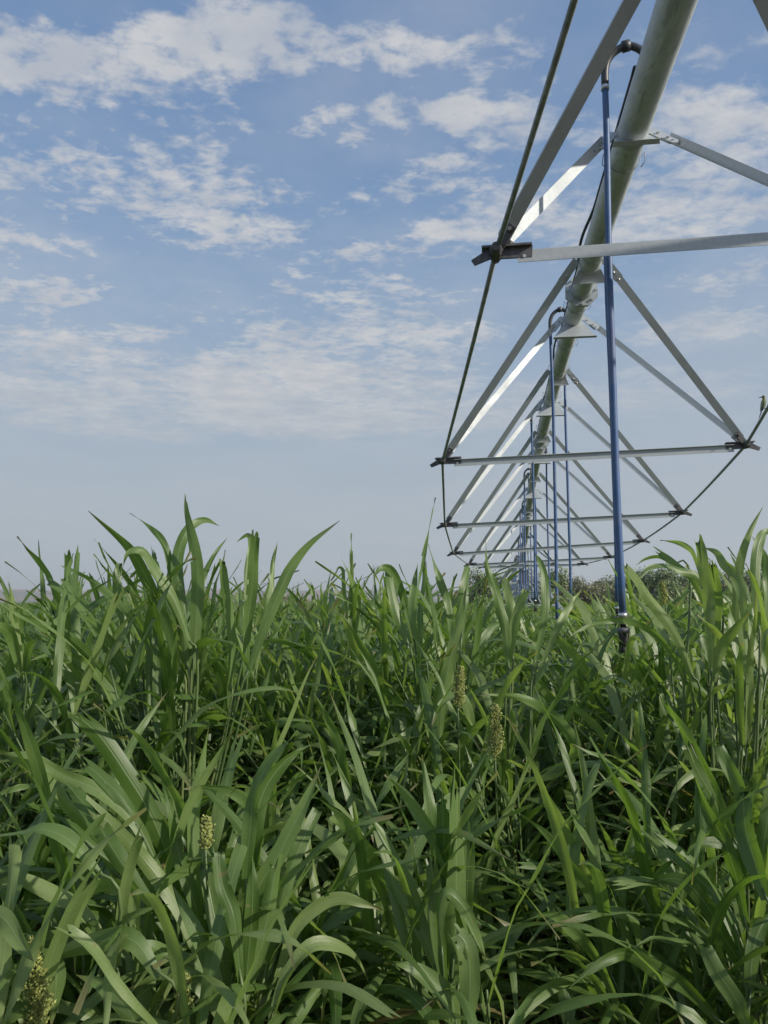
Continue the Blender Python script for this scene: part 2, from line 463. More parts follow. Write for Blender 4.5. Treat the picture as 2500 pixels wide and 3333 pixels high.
def ring_pts(c, t, r, n, a0=0.0):
    c, t = Vector(c), Vector(t).normalized(); a = Vector((0, 0, 1)); a = (a - t * a.dot(t)).normalized(); b = t.cross(a)
    return [c + (a * math.cos(a0 + 2 * math.pi * i / n) + b * math.sin(a0 + 2 * math.pi * i / n)) * r for i in range(n)]


def build_span(k, label, nodes, detail=True):
    if k == 0: s_first, sA, sB, R0 = S1, -1.6, SPAN_END, 0
    else:
        s0 = SPAN_END + .8 + (k - 1) * 28.0
        s_first, sA, sB = s0 + 3.6, s0 - .6, s0 + 27.2
    P = lambda s: W(*pipe_at(s, k))
    root = empty('irrigation_span', W(pipe_at(sA, k)[0], sA, -CAMZ)); tag(root, label, 'irrigation span', 'spans of the irrigation machine')
    r_p = .084
    nseg = 20 if detail else 10
    # pipe lengths between the flanged joints
    joints = [sA] + [s_first + (i - 1) * BAY - .06 for i in (2, 4, 6)] + [sB]
    for a, b in zip(joints[:-1], joints[1:]):
        m = MB(); n = max(6, int((b - a) / .35))
        m.tube([P(a + (b - a) * i / n) for i in range(n + 1)], r_p, 28 if detail else 14)
        auto_smooth(m.build('pipe', M_PIPE, root), 50)
    for s in joints[1:-1]:
        m = MB(); t = (P(s + .05) - P(s - .05)).normalized()
        for o in (-.012, .012):
            m.prism(ring_pts(P(s) + t * o, t, .150, 8, R(22.5)), t * .016)
        for q in ring_pts(P(s), t, .122, 8, 0):
            m.tube([q - t * .034, q + t * .034], .012, 6)
        m.tube([P(s) - t * .10, P(s) - t * .03], r_p + .006, 20); m.tube([P(s) + t * .03, P(s) + t * .10], r_p + .006, 20)
        auto_smooth(m.build('pipe_flange', M_GALV, root), 35)
    # V braces, brackets, cross braces
    for i, (nl, nr) in nodes.items():
        s = s_first + (i - 1) * BAY
        NL, NR = W(nl[0], s, nl[1]), W(nr[0], s, nr[1])
        for sgn in (-1, 1):                      # -1: bracket nearer the start of the span, +1: the farther one
            sb = s + sgn * VC; pb = P(sb); t = (P(sb + .05) - P(sb - .05)).normalized()
            xw = WD(1, 0, 0); dn = (t.cross(xw)).normalized(); dn = dn if dn.z < 0 else -dn
            # plate lies in the plane of the two struts: across, and down along them
            mid = (NL + NR) * .5; sl = (mid - pb).normalized(); sl = (sl - xw * sl.dot(xw)).normalized()
            pn = sl.cross(xw).normalized()
            m = MB()
            top = pb + sl * .055
            hw, bw, hh = ((.088, .205, .205) if i > 1 else (.088, .125, .105)) if sgn > 0 else (.088, .135, .100)
            m.prism([top - xw * hw, top + xw * hw, top + sl * hh + xw * bw, top + sl * hh - xw * bw], pn * .006)
            lip = top + sl * (hh + .001)         # folded lower lip
            m.box(lip + pn * (.014), xw * (bw - .004), pn * .013, sl * .003)
            m.tube([P(sb - .028), P(sb + .028)], r_p + .005, 24)
            for sd in (-1, 1):
                pe = pb + xw * ((.12 if sgn > 0 else .132) * sd) - Vector((0, 0, .01)); u = ((NL if sd < 0 else NR) - pe).normalized(); e0 = pe - u * .045
                side = u.cross(pn).normalized()
                m.prism([e0 - side * .03, e0 + side * .03, e0 + u * .20 + side * .036, e0 + u * .225, e0 + u * .20 - side * .036], pn * .0085)
                if detail:
                    for q in (.07, .15): bolt(m, e0 + u * q + pn * .004 * 1, pn, .010); bolt(m, e0 + u * q, -pn, .010)
            m.build('pipe_bracket', M_GALV, root)
            for sd, N in ((-1, NL), (1, NR)):
                m = MB(); pe = pb + xw * ((.12 if sgn > 0 else .132) * sd) - Vector((0, 0, .01)); u = (N - pe).normalized()
                p0 = pe + u * (.085 if sgn > 0 else .03) + pn * .006; p1 = N - u * .075
                hz = Vector((0, 0, 1)).cross(u).normalized()       # horizontal, square to the strut: normal of its upright leg
                if hz.y > 0: hz = -hz                               # facing the start of the span
                vert = u.cross(hz); vert = vert if vert.z > 0 else -vert
                if sd < 0 and sgn > 0: lbeam(m, p0 - vert * .025, p1 - vert * .025, vert, .056, -hz, .045)
                elif sgn < 0:                                   # broad leg bolted flat to the bracket plate, the other one behind it
                    up_n = pn if pn.y > 0 else -pn; wd = u.cross(up_n).normalized() * sd
                    wd = wd if wd.z > 0 else -wd
                    lbeam(m, p0 + wd * .030, p1 + wd * .030, -wd, .060, up_n, .040)
                else: lbeam(m, p0 - hz * .03 - vert * .02, p1 - hz * .03 - vert * .02, hz, .056, vert, .050)
                if detail and i < 4:
                    nb = hz if (sd < 0 and sgn > 0) else -vert
                    for q in (.06, .13):
                        bolt(m, p0 + u * q + nb * .002, nb, .009, .008)
                m.build('strut', M_GALV, root)
        # cross brace: upright leg facing the start of the span, top leg folded towards it
        u = (NR - NL).normalized(); back = WD(0, -1, 0); upv = u.cross(back); upv = upv if upv.z > 0 else -upv
        m = MB(); a, b = NL + u * .10 - upv * .055, NR - u * .10 - upv * .055
        lbeam(m, a, b, upv, -.0 + .056, back, .004, .004)
        lbeam(m, a + upv * .0565, b + upv * .0565, back if i > 1 else -back, .024 if i > 1 else .045, upv, .004, .004)
        for q, w in ((a, 1), (b, -1)): bolt(m, q + u * .03 * w + upv * .028 + back * .004, back, .009, .004)
        m.build('cross_brace', M_GALV, root)
        # cast node joints: sleeve round the rod, with plates towards strut pair and cross brace
        for N, sd in ((NL, -1), (NR, 1)):
            m = MB(); out = u * sd; rd = WD(0, 1, 0)
            m.tube([N - rd * .075, N - rd * .03, N + rd * .03, N + rd * .075], [.021, .031, .031, .021], 10)
            m.prism([N + out * .10 - upv * .055, N + out * .115 - upv * .03, N + out * .02 + upv * .028, N - out * .17 + upv * .024, N - out * .165 - upv * .034, N + out * .03 - upv * .03], rd * .012)
            m.box(N - out * .05 + upv * .022, out * .115, rd * .030, upv * .005)
            for sgn in (-1, 1):
                pb = P(s + sgn * VC); v = (pb - N).normalized(); sdv = v.cross(rd).normalized()
                q0, q1 = N + v * .02 + rd * .012 * sgn, N + v * .135 + rd * .012 * sgn
                m.prism([q0 - sdv * .024, q0 + sdv * .024, q1 + sdv * .02, q1 - sdv * .02], rd * .010)
                if detail: bolt(m, N + v * .11 - rd * .008, -rd, .011, .03)
            m.build('node_casting', M_DARK, root)
    # truss rods: one length from node to node on either side
    for j in (0, 1):
        ids = sorted(nodes); pts = [W(nodes[i][j][0], s_first + (i - 1) * BAY, nodes[i][j][1]) for i in ids]
        sa = s_first - 2.97; pa = pipe_at(sa, k); off = (-.165 if j == 0 else .165)
        sb = s_first + 6 * BAY + 3.1; pb = pipe_at(sb, k)
        pts = [W(pa[0] + off, sa, pa[2] + .02)] + pts + [W(pb[0] + off * .7, sb, pb[2])]
        for a, b in zip(pts[:-1], pts[1:]):
            m = MB(); n = 6; m.tube([a.lerp(b, q / n) + Vector((0, 0, -.012 * math.sin(math.pi * q / n))) for q in range(n + 1)], .0125, 10)
            m.build('truss_rod', M_ROD, root, True)
    if detail:
        # control cable strapped along the left of the pipe, and its wire ties
        m = MB(); n = 260; pts = []
        for q in range(n + 1):
            s = 3.72 + (sB - 3.82) * q / n; x, s_, z = pipe_at(s)
            sag = .030 * max(0, math.sin(s * 2.3 + .6)) ** 2 - .004
            a = R(117); pts.append(W(x - (r_p + .006 + sag) * math.sin(a), s, z - (r_p + .006 + sag) * math.cos(a)))
        m.tube(pts, .011, 6); m.build('control_cable', M_BLACK, root, True)
        for s in (2.62, 4.55, 6.0, 7.2, 8.35, 9.35, 10.6, 12.5, 14.4, 16.2):
            m = MB(); t = (P(s + .05) - P(s - .05)).normalized(); c = P(s)
            q = ring_pts(c + WD(-.0, 0, .0), t, r_p + .010, 20)
            m.tube(q + [q[0]], .0032, 5, False)
            for sd in (-1, 1):
                e = c + WD(sd * (r_p + .012), 0, 0)
                m.tube([e, e + WD(sd * .022, .0, .03), e + WD(sd * .028, .02, -.02), e + WD(sd * .004, .03, -.05)], .003, 5)
            m.build('wire_tie', M_ROD, root, True)
    return root


def far_nodes(k):
    s0 = SPAN_END + .8 + (k - 1) * 28.0; out = {}
    for i in range(1, 8):
        s = s0 + 3.6 + (i - 1) * BAY; x, _, z = pipe_at(s, k); c = (i - 4) / 3.0
        wl, dd = 1.52 - .72 * c * c, 1.84 - .95 * c * c
        out[i] = ((x - wl, z - dd), (x + wl, z - dd * .95))
    return out


build_span(0, 'near span of galvanised pipe and V trusses crossing the upper right sky', NODES)
build_span(1, 'second pipe and truss span, seen small just beyond the first tower', far_nodes(1), False)
build_span(2, 'farthest pipe and truss span, thin tangle low behind the clustered hoses', far_nodes(2), False)


def build_tower(s, k, label):
    x, _, z = pipe_at(s, k) if k else pipe_at(SPAN_END, 0); top = W(x, s, z); g = W(x, s, -CAMZ)
    root = empty('drive_tower', g); tag(root, label, 'tower', 'towers that carry the irrigation machine')
    ac, al = WD(1, 0, 0), WD(0, 1, 0); H = top.z
    feet = {}
    for sd in (-1, 1):
        f = g + ac * (1.75 * sd) + Vector((0, 0, .62)); feet[sd] = f
        m = MB(); lbeam(m, top + ac * .07 * sd, f, al, .10, ac * sd, .09, .007); m.build('leg', M_GALV, root)
    for h in (.62, .80):
        m = MB(); w = 1.75 * (H - (H - .62) * h - .62) / (H - .62)
        zz = H - (H - .62) * h
        m.box(g + Vector((0, 0, zz)) + al * .02, ac * (1.75 * (H - zz) / (H - .62)), al * .025, Vector((0, 0, .03))); m.build('cross_member', M_GALV, root)
    m = MB(); m.box(g + Vector((0, 0, .62)), ac * 1.85, al * .07, Vector((0, 0, .07))); m.build('base_beam', M_GALV, root)
    for sd in (-1, 1):
        b = g + Vector((0, 0, .62 + .30)) + ac * .9 * sd
        m = MB(); lbeam(m, top - Vector((0, 0, .35)), b, al, .06, ac * sd, .05); m.build('diagonal_brace', M_GALV, root)
        hub = g + ac * 1.75 * sd + Vector((0, 0, .55))
        wroot = MB(); n = 24; prof = [(.55, -.12), (.58, -.06), (.58, .06), (.55, .12), (.36, .13), (.34, .0), (.36, -.13)]
        vs = [hub + (ac * math.cos(2 * math.pi * i / n) + Vector((0, 0, 1)) * math.sin(2 * math.pi * i / n)) * (r * .95) + al * o for i in range(n) for r, o in prof]
        q = len(prof)
        wroot.add(vs, [(i * q + j, ((i + 1) % n) * q + j, ((i + 1) % n) * q + (j + 1) % q, i * q + (j + 1) % q) for i in range(n) for j in range(q)])
        wh = wroot.build('wheel', M_BLACK, root, True)
        m = MB(); m.tube([hub - al * .06, hub + al * .06], .33, 20); rim = m.build('rim', M_GALV, None, False, root.location)
        rim.parent = wh; rim.location = (0, 0, 0)
    m = MB(); c = top + Vector((0, 0, -.45)) + al * -.08
    m.box(c, ac * .16, al * .09, Vector((0, 0, .20))); m.box(c + Vector((0, 0, .21)) - al * .02, ac * .175, al * .12, Vector((0, 0, .008))); m.build('control_box', M_WEIGHT, root)
    m = MB(); m.tube([top - al * .5, top - al * .12 + Vector((0, 0, .0)), top + al * .12, top + al * .7], .092, 14); m.build('pipe_coupling', M_PIPE, root, True)


build_tower(SPAN_END + .15, 0, 'tall A-shaped steel tower at the far end of the near pipe span')
build_tower(SPAN_END + .8 + 27.5, 1, 'small distant A-shaped steel tower behind the cluster of blue hoses')


def build_hose(s, side, dx, zb, label, k=0, detail=True, r=.0155):
    x, _, z = pipe_at(s, k); top = W(x, s, z + .07)
    root = empty('drop_hose', W(x + dx, s, -CAMZ)); tag(root, label, 'drop hose', 'blue drop hoses hanging from the pipe')
    # gooseneck from the crown of the pipe, over and down
    zt = z - .06
    g = [W(x + dx * .12, s, z + .05), W(x + dx * .20, s, z + .115), W(x + dx * .50, s, z + .150), W(x + dx * .82, s, z + .115), W(x + dx * .98, s, z + .045), W(x + dx, s, zt)]
    g = catmull(g, 16)
    m = MB(); m.tube(g, r * 1.18, 10); m.tube([g[6] - (g[7] - g[6]) * .4, g[7]], r * 1.75, 10)
    m.build('gooseneck', M_POLY, root, True)
    m = MB(); m.tube([W(x + dx, s, zt + .012), W(x + dx, s, zt - .012)], r * 1.3, 12); m.build('hose_clamp', M_CLAMP, root, True)
    n = 14; pts = []
    ph = rng.uniform(0, 6.28)
    for i in range(n + 1):
        u = i / n; zz = zt + (zb - zt) * u
        b = .014 * math.sin(u * 3.1 + ph) * math.sin(math.pi * u) + .004 * math.sin(u * 9 + ph) * math.sin(math.pi * u)
        pts.append(W(x + dx + b, s + b * .6, zz))
    m = MB(); m.tube(pts, [r * (1.0 + .06 * u / n) for u in range(n + 1)], 12 if detail else 7); m.build('hose', M_HOSE, root, True)
    if detail:
        p = W(x + dx, s, zb); up = Vector((0, 0, 1))
        m = MB(); m.tube([p + up * .004, p - up * .018], r * 1.3, 12); m.build('hose_clamp', M_CLAMP, root, True)
        m = MB()
        Q = .66
        m.tube([p - up * a * Q for a in (.016, .03, .031, .07, .071, .095)], [.011, .011, .016, .016, .013, .013], 12)
        m.tube([p - up * a * Q for a in (.135, .15, .20, .215)], [.016, .020, .020, .015], 14)
        m.tube([p - up * a * Q for a in (.095, .137)], .010, 8)
        for a in range(3):
            q = 2 * math.pi * a / 3; o = Vector((math.cos(q), math.sin(q), 0)) * .024
            m.tube([p - up * .12 * Q + o * .4, p - up * .125 * Q + o, p - up * .24 * Q + o, p - up * .25 * Q + o * .4], .004, 6)
        m.tube([p - up * a * Q for a in (.215, .25, .262)], [.008, .024, .020], 14)
        m.build('sprinkler', M_BLACK, root, True)
        m = MB(); m.tube([p - up * a * Q for a in (.094, .098, .128, .132)], [.018, .029, .029, .020], 16); m.build('weight_collar', M_WEIGHT, root, True)
    return root


HOSES = [(3.71, -1, -.225, -.055, 'nearest and longest blue drop hose, crossing the first two cross braces'),
         (5.75, 1, .055, -.04, 'blue drop hose mostly hidden directly behind the nearest hose'),
         (7.77, -1, -.21, -.18, 'blue drop hose with black gooseneck behind the large trapezoid bracket, left of the nearest hose'),
         (9.77, 1, .10, .02, 'blue drop hose on the right side of the pipe, ending between the two longest hoses'),
         (12.0, -1, -.22, .02, 'thin blue drop hose, gooseneck left of the pipe above the second cross brace'),
         (14.3, 1, .135, .04, 'thin greyish blue drop hose right of the pipe, starting just below the second cross brace'),
         (16.43, -1, -.20, .03, 'thin drop hose with round black gooseneck loop under the second cross brace'),
         (18.41, 1, .10, .05, 'dark drop hose touching the right edge of the far pipe above the third cross brace'),
         (19.55, -1, -.17, .05, 'drop hose with a short black hooked gooseneck, just above the third cross brace'),
         (20.75, -1, -.20, .05, 'drop hose with black loop beside a far bracket over the third cross brace'),
         (22.4, 1, .12, .05, 'short dark drop hose right of the pipe just below the third cross brace'),
         (24.0, -1, -.20, .05, 'short drop hose with black loop left of the pipe, last loop before the tower'),
         (25.6, 1, .12, .05, 'short drop hose right of the pipe, closest to the tower top')]
for (s, sd, dx, zb, lb) in HOSES: build_hose(s, sd, dx, zb, lb, 0, s < 13)
for k in (1, 2):
    for j in range(11):
        s = SPAN_END + .8 + (k - 1) * 28 + 1.5 + j * 2.35
        build_hose(s, 1, (-.2 if j % 2 else .14), -.1, 'faint far blue drop hose in the dense cluster beyond the first tower', k, False, .016)

# ------------------------------------------------------------------ the bird on the right truss rod
def build_bird():
    a, b = W(2.148, S1 + BAY, 1.314), W(1.688, S1, 1.654)
    u = (b - a).normalized(); foot = a + u * ((6.02 - (S1 + BAY)) / (S1 - (S1 + BAY)) * (b - a).length)
    root = empty('perched_bird', foot); tag(root, 'small green bird with dark mask and long tail perched on the right truss rod', 'bird')
    m, t, bs = new_mat('bird_plumage'); tc = t.new('ShaderNodeTexCoord'); sp = t.new('ShaderNodeSeparateXYZ'); t.l.new(tc.outputs['Object'], sp.inputs[0])
    c = t.mix(t.rng(sp.outputs[2], .014, .072), (.16, .19, .11), (.20, .22, .08)); c = t.mix(t.rng(sp.outputs[2], .081, .097), c, (.24, .20, .10))
    t.put(bs.inputs['Base Color'], c); bs.inputs['Roughness'].default_value = .8
    L = WD(-1, .15, 0).normalized(); Z = Vector((0, 0, 1)); Dp = L.cross(Z)
    def P(h, z, d=0): return foot + (L * h + Z * z + Dp * d) * .72
    # body, neck and head as one lathe-like surface along its spine
    sp_ = [(.040, -.012, .005), (.038, .004, .014), (.034, .025, .0215), (.028, .050, .026), (.022, .075, .0255), (.018, .096, .020), (.017, .108, .0155), (.019, .118, .0158), (.021, .130, .0165), (.020, .141, .012), (.019, .147, .004)]
    mb = MB(); mb.tube([P(h, z) for h, z, r in sp_], [r * .72 for h, z, r in sp_], 14); mb.build('body', m, root, True)
    mb = MB(); mb.tube([P(.033, .129), P(.047, .129), P(.060, .126), P(.072, .121)], [.0046, .0038, .0025, .0006], 8); mb.build('beak', M_BLACK, root, True)
    for sd in (-1, 1):
        mb = MB(); mb.tube([P(.034, .131, .011 * sd), P(.024, .130, .0172 * sd), P(.010, .128, .0155 * sd)], [.0015, .003, .0015], 6); mb.build('eye_stripe', M_BLACK, root, True)
        mb = MB(); w = [P(.030, .088, .021 * sd), P(.046, .060, .027 * sd), P(.054, .020, .022 * sd), P(.060, -.020, .010 * sd), P(.050, -.012, .010 * sd), P(.036, .010, .022 * sd), P(.022, .05, .027 * sd), P(.018, .075, .024 * sd)]
        mb.prism(w, Dp * .0045); mb.build('wing', mat_plain('bird_wing_feathers', (.13, .16, .13), .8, 0, .2, 60), root)
        mb = MB(); mb.tube([P(.018, .012, .009 * sd), P(.006, .004, .009 * sd), P(-.004, .008, .009 * sd)], .002, 6); mb.build('leg', M_BLACK, root, True)
    mb = MB(); mb.prism([P(.034, .004), P(.046, .000), P(.066, -.055), P(.078, -.092), P(.074, -.094), P(.056, -.055)], Dp * .009); mb.build('tail', mat_plain('bird_tail_feathers', (.09, .10, .12), .8, 0, .2, 60), root)


build_bird()

# ------------------------------------------------------------------ far trees
def tree_meshes(seed, h, w, leafmat, dens=1.0):
    r = random.Random(seed); tr = MB(); cr = MB()
    lean = r.uniform(-.05, .05) * h
    tr.tube([(0, 0, -.1), (lean * .3, 0, h * .25), (lean, 0, h * .55), (lean * 1.4, .05 * h, h * .8)], [h * .035, h * .026, h * .016, h * .006], 8)
    lobes = []
    for k in range(r.randint(8, 12)):
        a = r.uniform(0, 6.28); q = r.uniform(.1, .5) * w; z = r.uniform(.30, .92) * h
        q *= 1.0 if z < .7 * h else .6
        c = Vector((q * math.cos(a) + lean, q * math.sin(a), z)); lobes.append((c, r.uniform(.15, .27) * w))
        tr.tube([(lean * .5, 0, h * r.uniform(.2, .45)), c * .6 + Vector((0, 0, z * .3)), c], [h * .012, h * .008, h * .003], 5)
    for c, rad in lobes:
        for _ in range(int(420 * dens)):
            d = Vector((r.gauss(0, 1), r.gauss(0, 1), r.gauss(0, .8))).normalized() * rad * r.random() ** .4
            p = c + d * (1.0 + (.35 if r.random() < .12 else 0)); sz = r.uniform(.09, .20) * (w / 5) ** .5
            n = Vector((r.gauss(0, 1), r.gauss(0, 1), r.gauss(.6, 1))).normalized(); a = n.orthogonal().normalized(); b = n.cross(a)
            cr.add([p - a * sz, p - b * sz * .6, p + a * sz * 1.2, p + b * sz * .6], [(0, 1, 2, 3)])
    return tr.mesh('trunk', M_BARK), cr.mesh('crown', leafmat, False)


def build_trees():
    kinds = [tree_meshes(1, 6.0, 6.0, M_TREES[0]), tree_meshes(2, 6.6, 5.5, M_TREES[1]), tree_meshes(3, 5.0, 5.0, M_TREES[2], .7),
             tree_meshes(4, 5.6, 6.5, M_TREES[0], .9), tree_meshes(5, 6.0, 5.0, M_TREES[1]), tree_meshes(6, 4.4, 5.2, M_TREES[2])]
    def tree(px, topy, Y, ki, label, sx=1.0):
        p = px_at(px, 1957, Y); p.z = 0; hh = (1957.7 - topy) / F_PX * Y + CAMZ
        o = empty('field_tree', p); tag(o, label, 'tree', 'trees in the far treeline'); o.rotation_euler.z = rng.uniform(0, 6.28)
        base = (6.0, 6.6, 5.0, 5.6, 6.0, 4.4)[ki]; sc = hh / base / .97; o.scale = (sc * sx, sc * sx, sc)
        for nm, me in zip(('trunk', 'crown'), kinds[ki]):
            c = bpy.data.objects.new(nm, me); COL.objects.link(c); c.parent = o
    spec = [(1565, 1872, 88, 0, 'olive tree left of the tower, first of the treeline, behind the upright cut leaf'),
            (1622, 1880, 92, 3, 'low spreading olive tree directly left of the distant tower'),
            (1690, 1886, 110, 4, 'green tree behind the tower and the cluster of hoses'),
            (1765, 1874, 84, 1, 'green tree between the tower and the second longest hose'),
            (1815, 1868, 84, 0, 'tallest olive tree just left of the second longest blue hose'),
            (1880, 1884, 92, 2, 'dry brownish tree between the two longest hoses, right of the first'),
            (1930, 1893, 96, 5, 'low dry brownish tree midway between the two longest hoses'),
            (1985, 1896, 98, 2, 'dry thin-leaved tree just left of the nearest hose'),
            (2048, 1884, 90, 1, 'dark green tree just right of the nearest hose, behind the slanting cut leaf'),
            (2110, 1868, 86, 4, 'dark green tree left of the round-topped highest tree'),
            (2165, 1860, 82, 0, 'round-topped highest tree right of the nearest hose, under the arching leaf'),
            (2235, 1874, 88, 3, 'spreading olive tree behind the tall jagged cut leaf'),
            (2305, 1868, 92, 1, 'green tree right of the tall jagged cut leaf'),
            (2375, 1862, 86, 5, 'pale grey-leaved tree near the right edge with bare-looking twigs'),
            (2440, 1872, 90, 4, 'green tree second from the right edge, behind tall leaves'),
            (2510, 1868, 88, 0, 'olive tree cut off by the right edge of the view')]
    for a in spec: tree(*a)
    rr = random.Random(8)
    for i in range(13):
        x = 1540 + i * 80 + rr.uniform(-25, 25)
        tree(x, rr.uniform(1886, 1902), rr.uniform(125, 150), rr.randint(0, 5), 'indistinct hazy tree in the back row filling gaps of the treeline', 1.25)
    for (x, ty, Y, ki, lb) in ((925, 1936, 60, 2, 'dry brown bush on the far field edge right of the tall leaf clump'), (85, 1985, 130, 3, 'low green bush at the left field edge below the pink hillside'), (990, 1944, 75, 5, 'small dry brown bush beside the larger one below the centre hills')):
        p = px_at(x, 1957, Y); p.z = 0; o = empty('bush', p); tag(o, lb, 'bush', 'bushes on the field edge')
        hh = max(1.0, (1957.7 - ty) / F_PX * Y + CAMZ); base = (6.0, 6.6, 5.0, 5.6, 6.0, 4.4)[ki]; sc = hh / base; o.scale = (sc * 1.3, sc * 1.3, sc)
        for nm, me in zip(('stem', 'crown'), kinds[ki]):
            c = bpy.data.objects.new(nm, me); COL.objects.link(c); c.parent = o


build_trees()

# ------------------------------------------------------------------ the crop
def add_leaf(mb, spine, w, side_of, fold=.25, wave=.006, twist=0.0, cut=False, tint=.5, rows=16, cols=4, r=rng, notch=0.0, base=.55):
    """a blade along SPINE (base first). side_of(i, t) gives the cross direction; cut: the tip is broken off raggedly"""
    pts = catmull(spine, rows); vs, uvs = [], []
    ph, ph2, fr = r.uniform(0, 6.28), r.uniform(0, 6.28), r.uniform(2.5, 4.5)
    L = sum((pts[i + 1] - pts[i]).length for i in range(rows - 1))
    ends = [r.uniform(-.05, .02) * (1 + 1.2 * (r.random() < .3)) for _ in range(cols + 1)]
    for i, p in enumerate(pts):
        v = i / (rows - 1)
        t = (pts[min(i + 1, rows - 1)] - pts[max(i - 1, 0)]).normalized()
        sd = side_of(i, t); sd = (sd - t * sd.dot(t))
        sd = sd.normalized() if sd.length > 1e-6 else t.orthogonal().normalized()
        if twist: sd = Matrix.Rotation(twist * v, 3, t) @ sd
        n = sd.cross(t).normalized()
        if cut: prof = base + (1 - base) * min(1, v / .35) if v < .35 else 1.0 - .28 * ((v - .35) / .65) ** 2
        else:
            prof = base + (1 - base) * math.sin(min(1, v / .38) * math.pi / 2) if v < .38 else max(.02, 1 - ((v - .38) / .62) ** 1.9)
        fo = fold * (1.6 - 1.0 * min(1, v * 1.6))
        for j in range(cols + 1):
            u = 2 * j / cols - 1; h = w * .5 * prof
            wv = wave * abs(u) * abs(u) * math.sin(v * L * 2 * math.pi * fr + (ph if u < 0 else ph2)) * min(1, v * 4)
            q = p + sd * (u * h * math.cos(fo)) + n * (abs(u) * h * math.sin(fo) + wv)
            if cut and i == rows - 1: q = q + t * ends[j]
            vs.append(q); uvs.append((j / cols, v * (.8 if cut else 1)))
    fs = []
    for i in range(rows - 1):
        for j in range(cols):
            if notch and j in (0, cols - 1) and i > rows * .35 and r.random() < notch: continue
            a = i * (cols + 1) + j; fs.append((a, a + 1, a + cols + 2, a + cols + 1))
    mb.add(vs, fs, tint, uvs)


def add_stalk(mb, pts, r0, r1, tint=.5, n=6):
    m = len(pts); k = len(mb.v)
    mb.tube(pts, [r0 + (r1 - r0) * i / (m - 1) for i in range(m)], n, True, tint); mb.use_uv = True


def add_panicle(mb, p, axis, L, wd, r, nseed=1.0):
    """loose pyramid of small seeds on branchlets"""
    axis = Vector(axis).normalized(); a = axis.orthogonal().normalized(); b = axis.cross(a)
    mb.tube([p, p + axis * L * .5, p + axis * L], [.003, .002, .001], 5)
    for k in range(int(60 * nseed)):
        u = (k + r.random()) / (60 * nseed); q = r.uniform(0, 6.28); o = a * math.cos(q) + b * math.sin(q)
        ln = wd * (1.05 - .8 * u) * r.uniform(.6, 1.1); s0 = p + axis * L * (u * .92)
        e = s0 + o * ln * .75 + axis * ln * r.uniform(.5, 1.0)
        mb.tube([s0, e], [.0011, .0007], 3)
        for c in range(9):
            f = (c + 1.5) / 10; x = s0.lerp(e, f) + Vector((r.gauss(0, 1), r.gauss(0, 1), r.gauss(0, 1))) * .0048
            s = r.uniform(.0026, .0044); up = (e - s0).normalized(); sa = up.orthogonal().normalized(); sb = up.cross(sa)
            mb.add([x + up * s * 1.6, x + sa * s, x + sb * s, x - sa * s, x - sb * s, x - up * s * 1.3], [(0, 1, 2), (0, 2, 3), (0, 3, 4), (0, 4, 1), (5, 2, 1), (5, 3, 2), (5, 4, 3), (5, 1, 4)])


def plant_parts(seed, tillers=3, H=1.45, lean=(-.25, 0), rows=12, cols=4, spread=.09, upright=.5, n_leaf=8, wide=1.0, head=False, droopy=1.0):
    """one tillering sorghum plant at the origin: (foliage MB, stalk MB, seed MB)"""
    r = random.Random(seed); fo, st, sd = MB(), MB(), MB()
    for k in range(tillers):
        a0 = r.uniform(0, 6.28); h = H * r.uniform(.80, 1.0) * .86
        b = Vector((math.cos(a0), math.sin(a0), 0)) * r.uniform(0, spread)
        ln = Vector((lean[0] + r.gauss(0, .09), lean[1] + r.gauss(0, .09), 0)) * h
        def sp(u): return b + b * (.8 * u) + ln * (u ** 1.6) + Vector((0, 0, h * (u - .10 * ln.length / h * u * u)))
        add_stalk(st, [sp(i / 7) for i in range(8)], .0075, .0035, r.random())
        az = r.uniform(0, 6.28); til_t = r.uniform(.15, .85)
        for j in range(n_leaf):
            u = .16 + .84 * (j + .5) / n_leaf + r.uniform(-.03, .03); u = min(u, 1.0)
            az += math.pi + r.gauss(0, .35); p = sp(u)
            L = r.uniform(.50, .82) * (.75 + .45 * math.sin(math.pi * min(1, u * .85))); w = r.uniform(.036, .058) * wide
            up_ = u > .80
            e0 = R(r.uniform(68, 84) if up_ else r.uniform(50, 72)); drop = R(r.uniform(15, 70) if (up_ and r.random() < upright) else r.uniform(70, 150) * droopy)
            d = Vector((math.cos(az), math.sin(az), 0)); d2 = Vector((-d.y, d.x, 0)); dr = r.gauss(0, .25)
            pts = [p]; e = e0; n = 7; pw = r.uniform(1.0, 1.8)
            for i in range(1, n):
                q = i / (n - 1); e = e0 - drop * q ** pw
                pts.append(pts[-1] + (d * math.cos(e) + d2 * (dr * q) * math.cos(e) + Vector((0, 0, math.sin(e)))) * (L / (n - 1)))
                pts[-1] += ln * (.05 * q)
            cut = r.random() < (.40 if up_ else .12)
            if cut: pts = pts[:r.randint(4, 6)]
            side = d2.copy()
            add_leaf(fo, pts, w, lambda i, t, s=side: s, fold=r.uniform(.12, .40), wave=r.uniform(.003, .010), twist=r.gauss(0, .55), cut=cut,
                     tint=(1.4 if (j < 3 and r.random() < .06) else min(1, max(0, til_t + r.gauss(0, .22)))), rows=rows, cols=cols, r=r, notch=.05 if r.random() < .25 else 0)
        if head and k == 0:
            q = sp(1.0); add_stalk(st, [q, q + Vector((0, 0, .10))], .0035, .0025, .7); add_panicle(sd, q + Vector((0, 0, .10)), (lean[0] * .4, lean[1], 1), .20, .032, r)
    return fo, st, sd


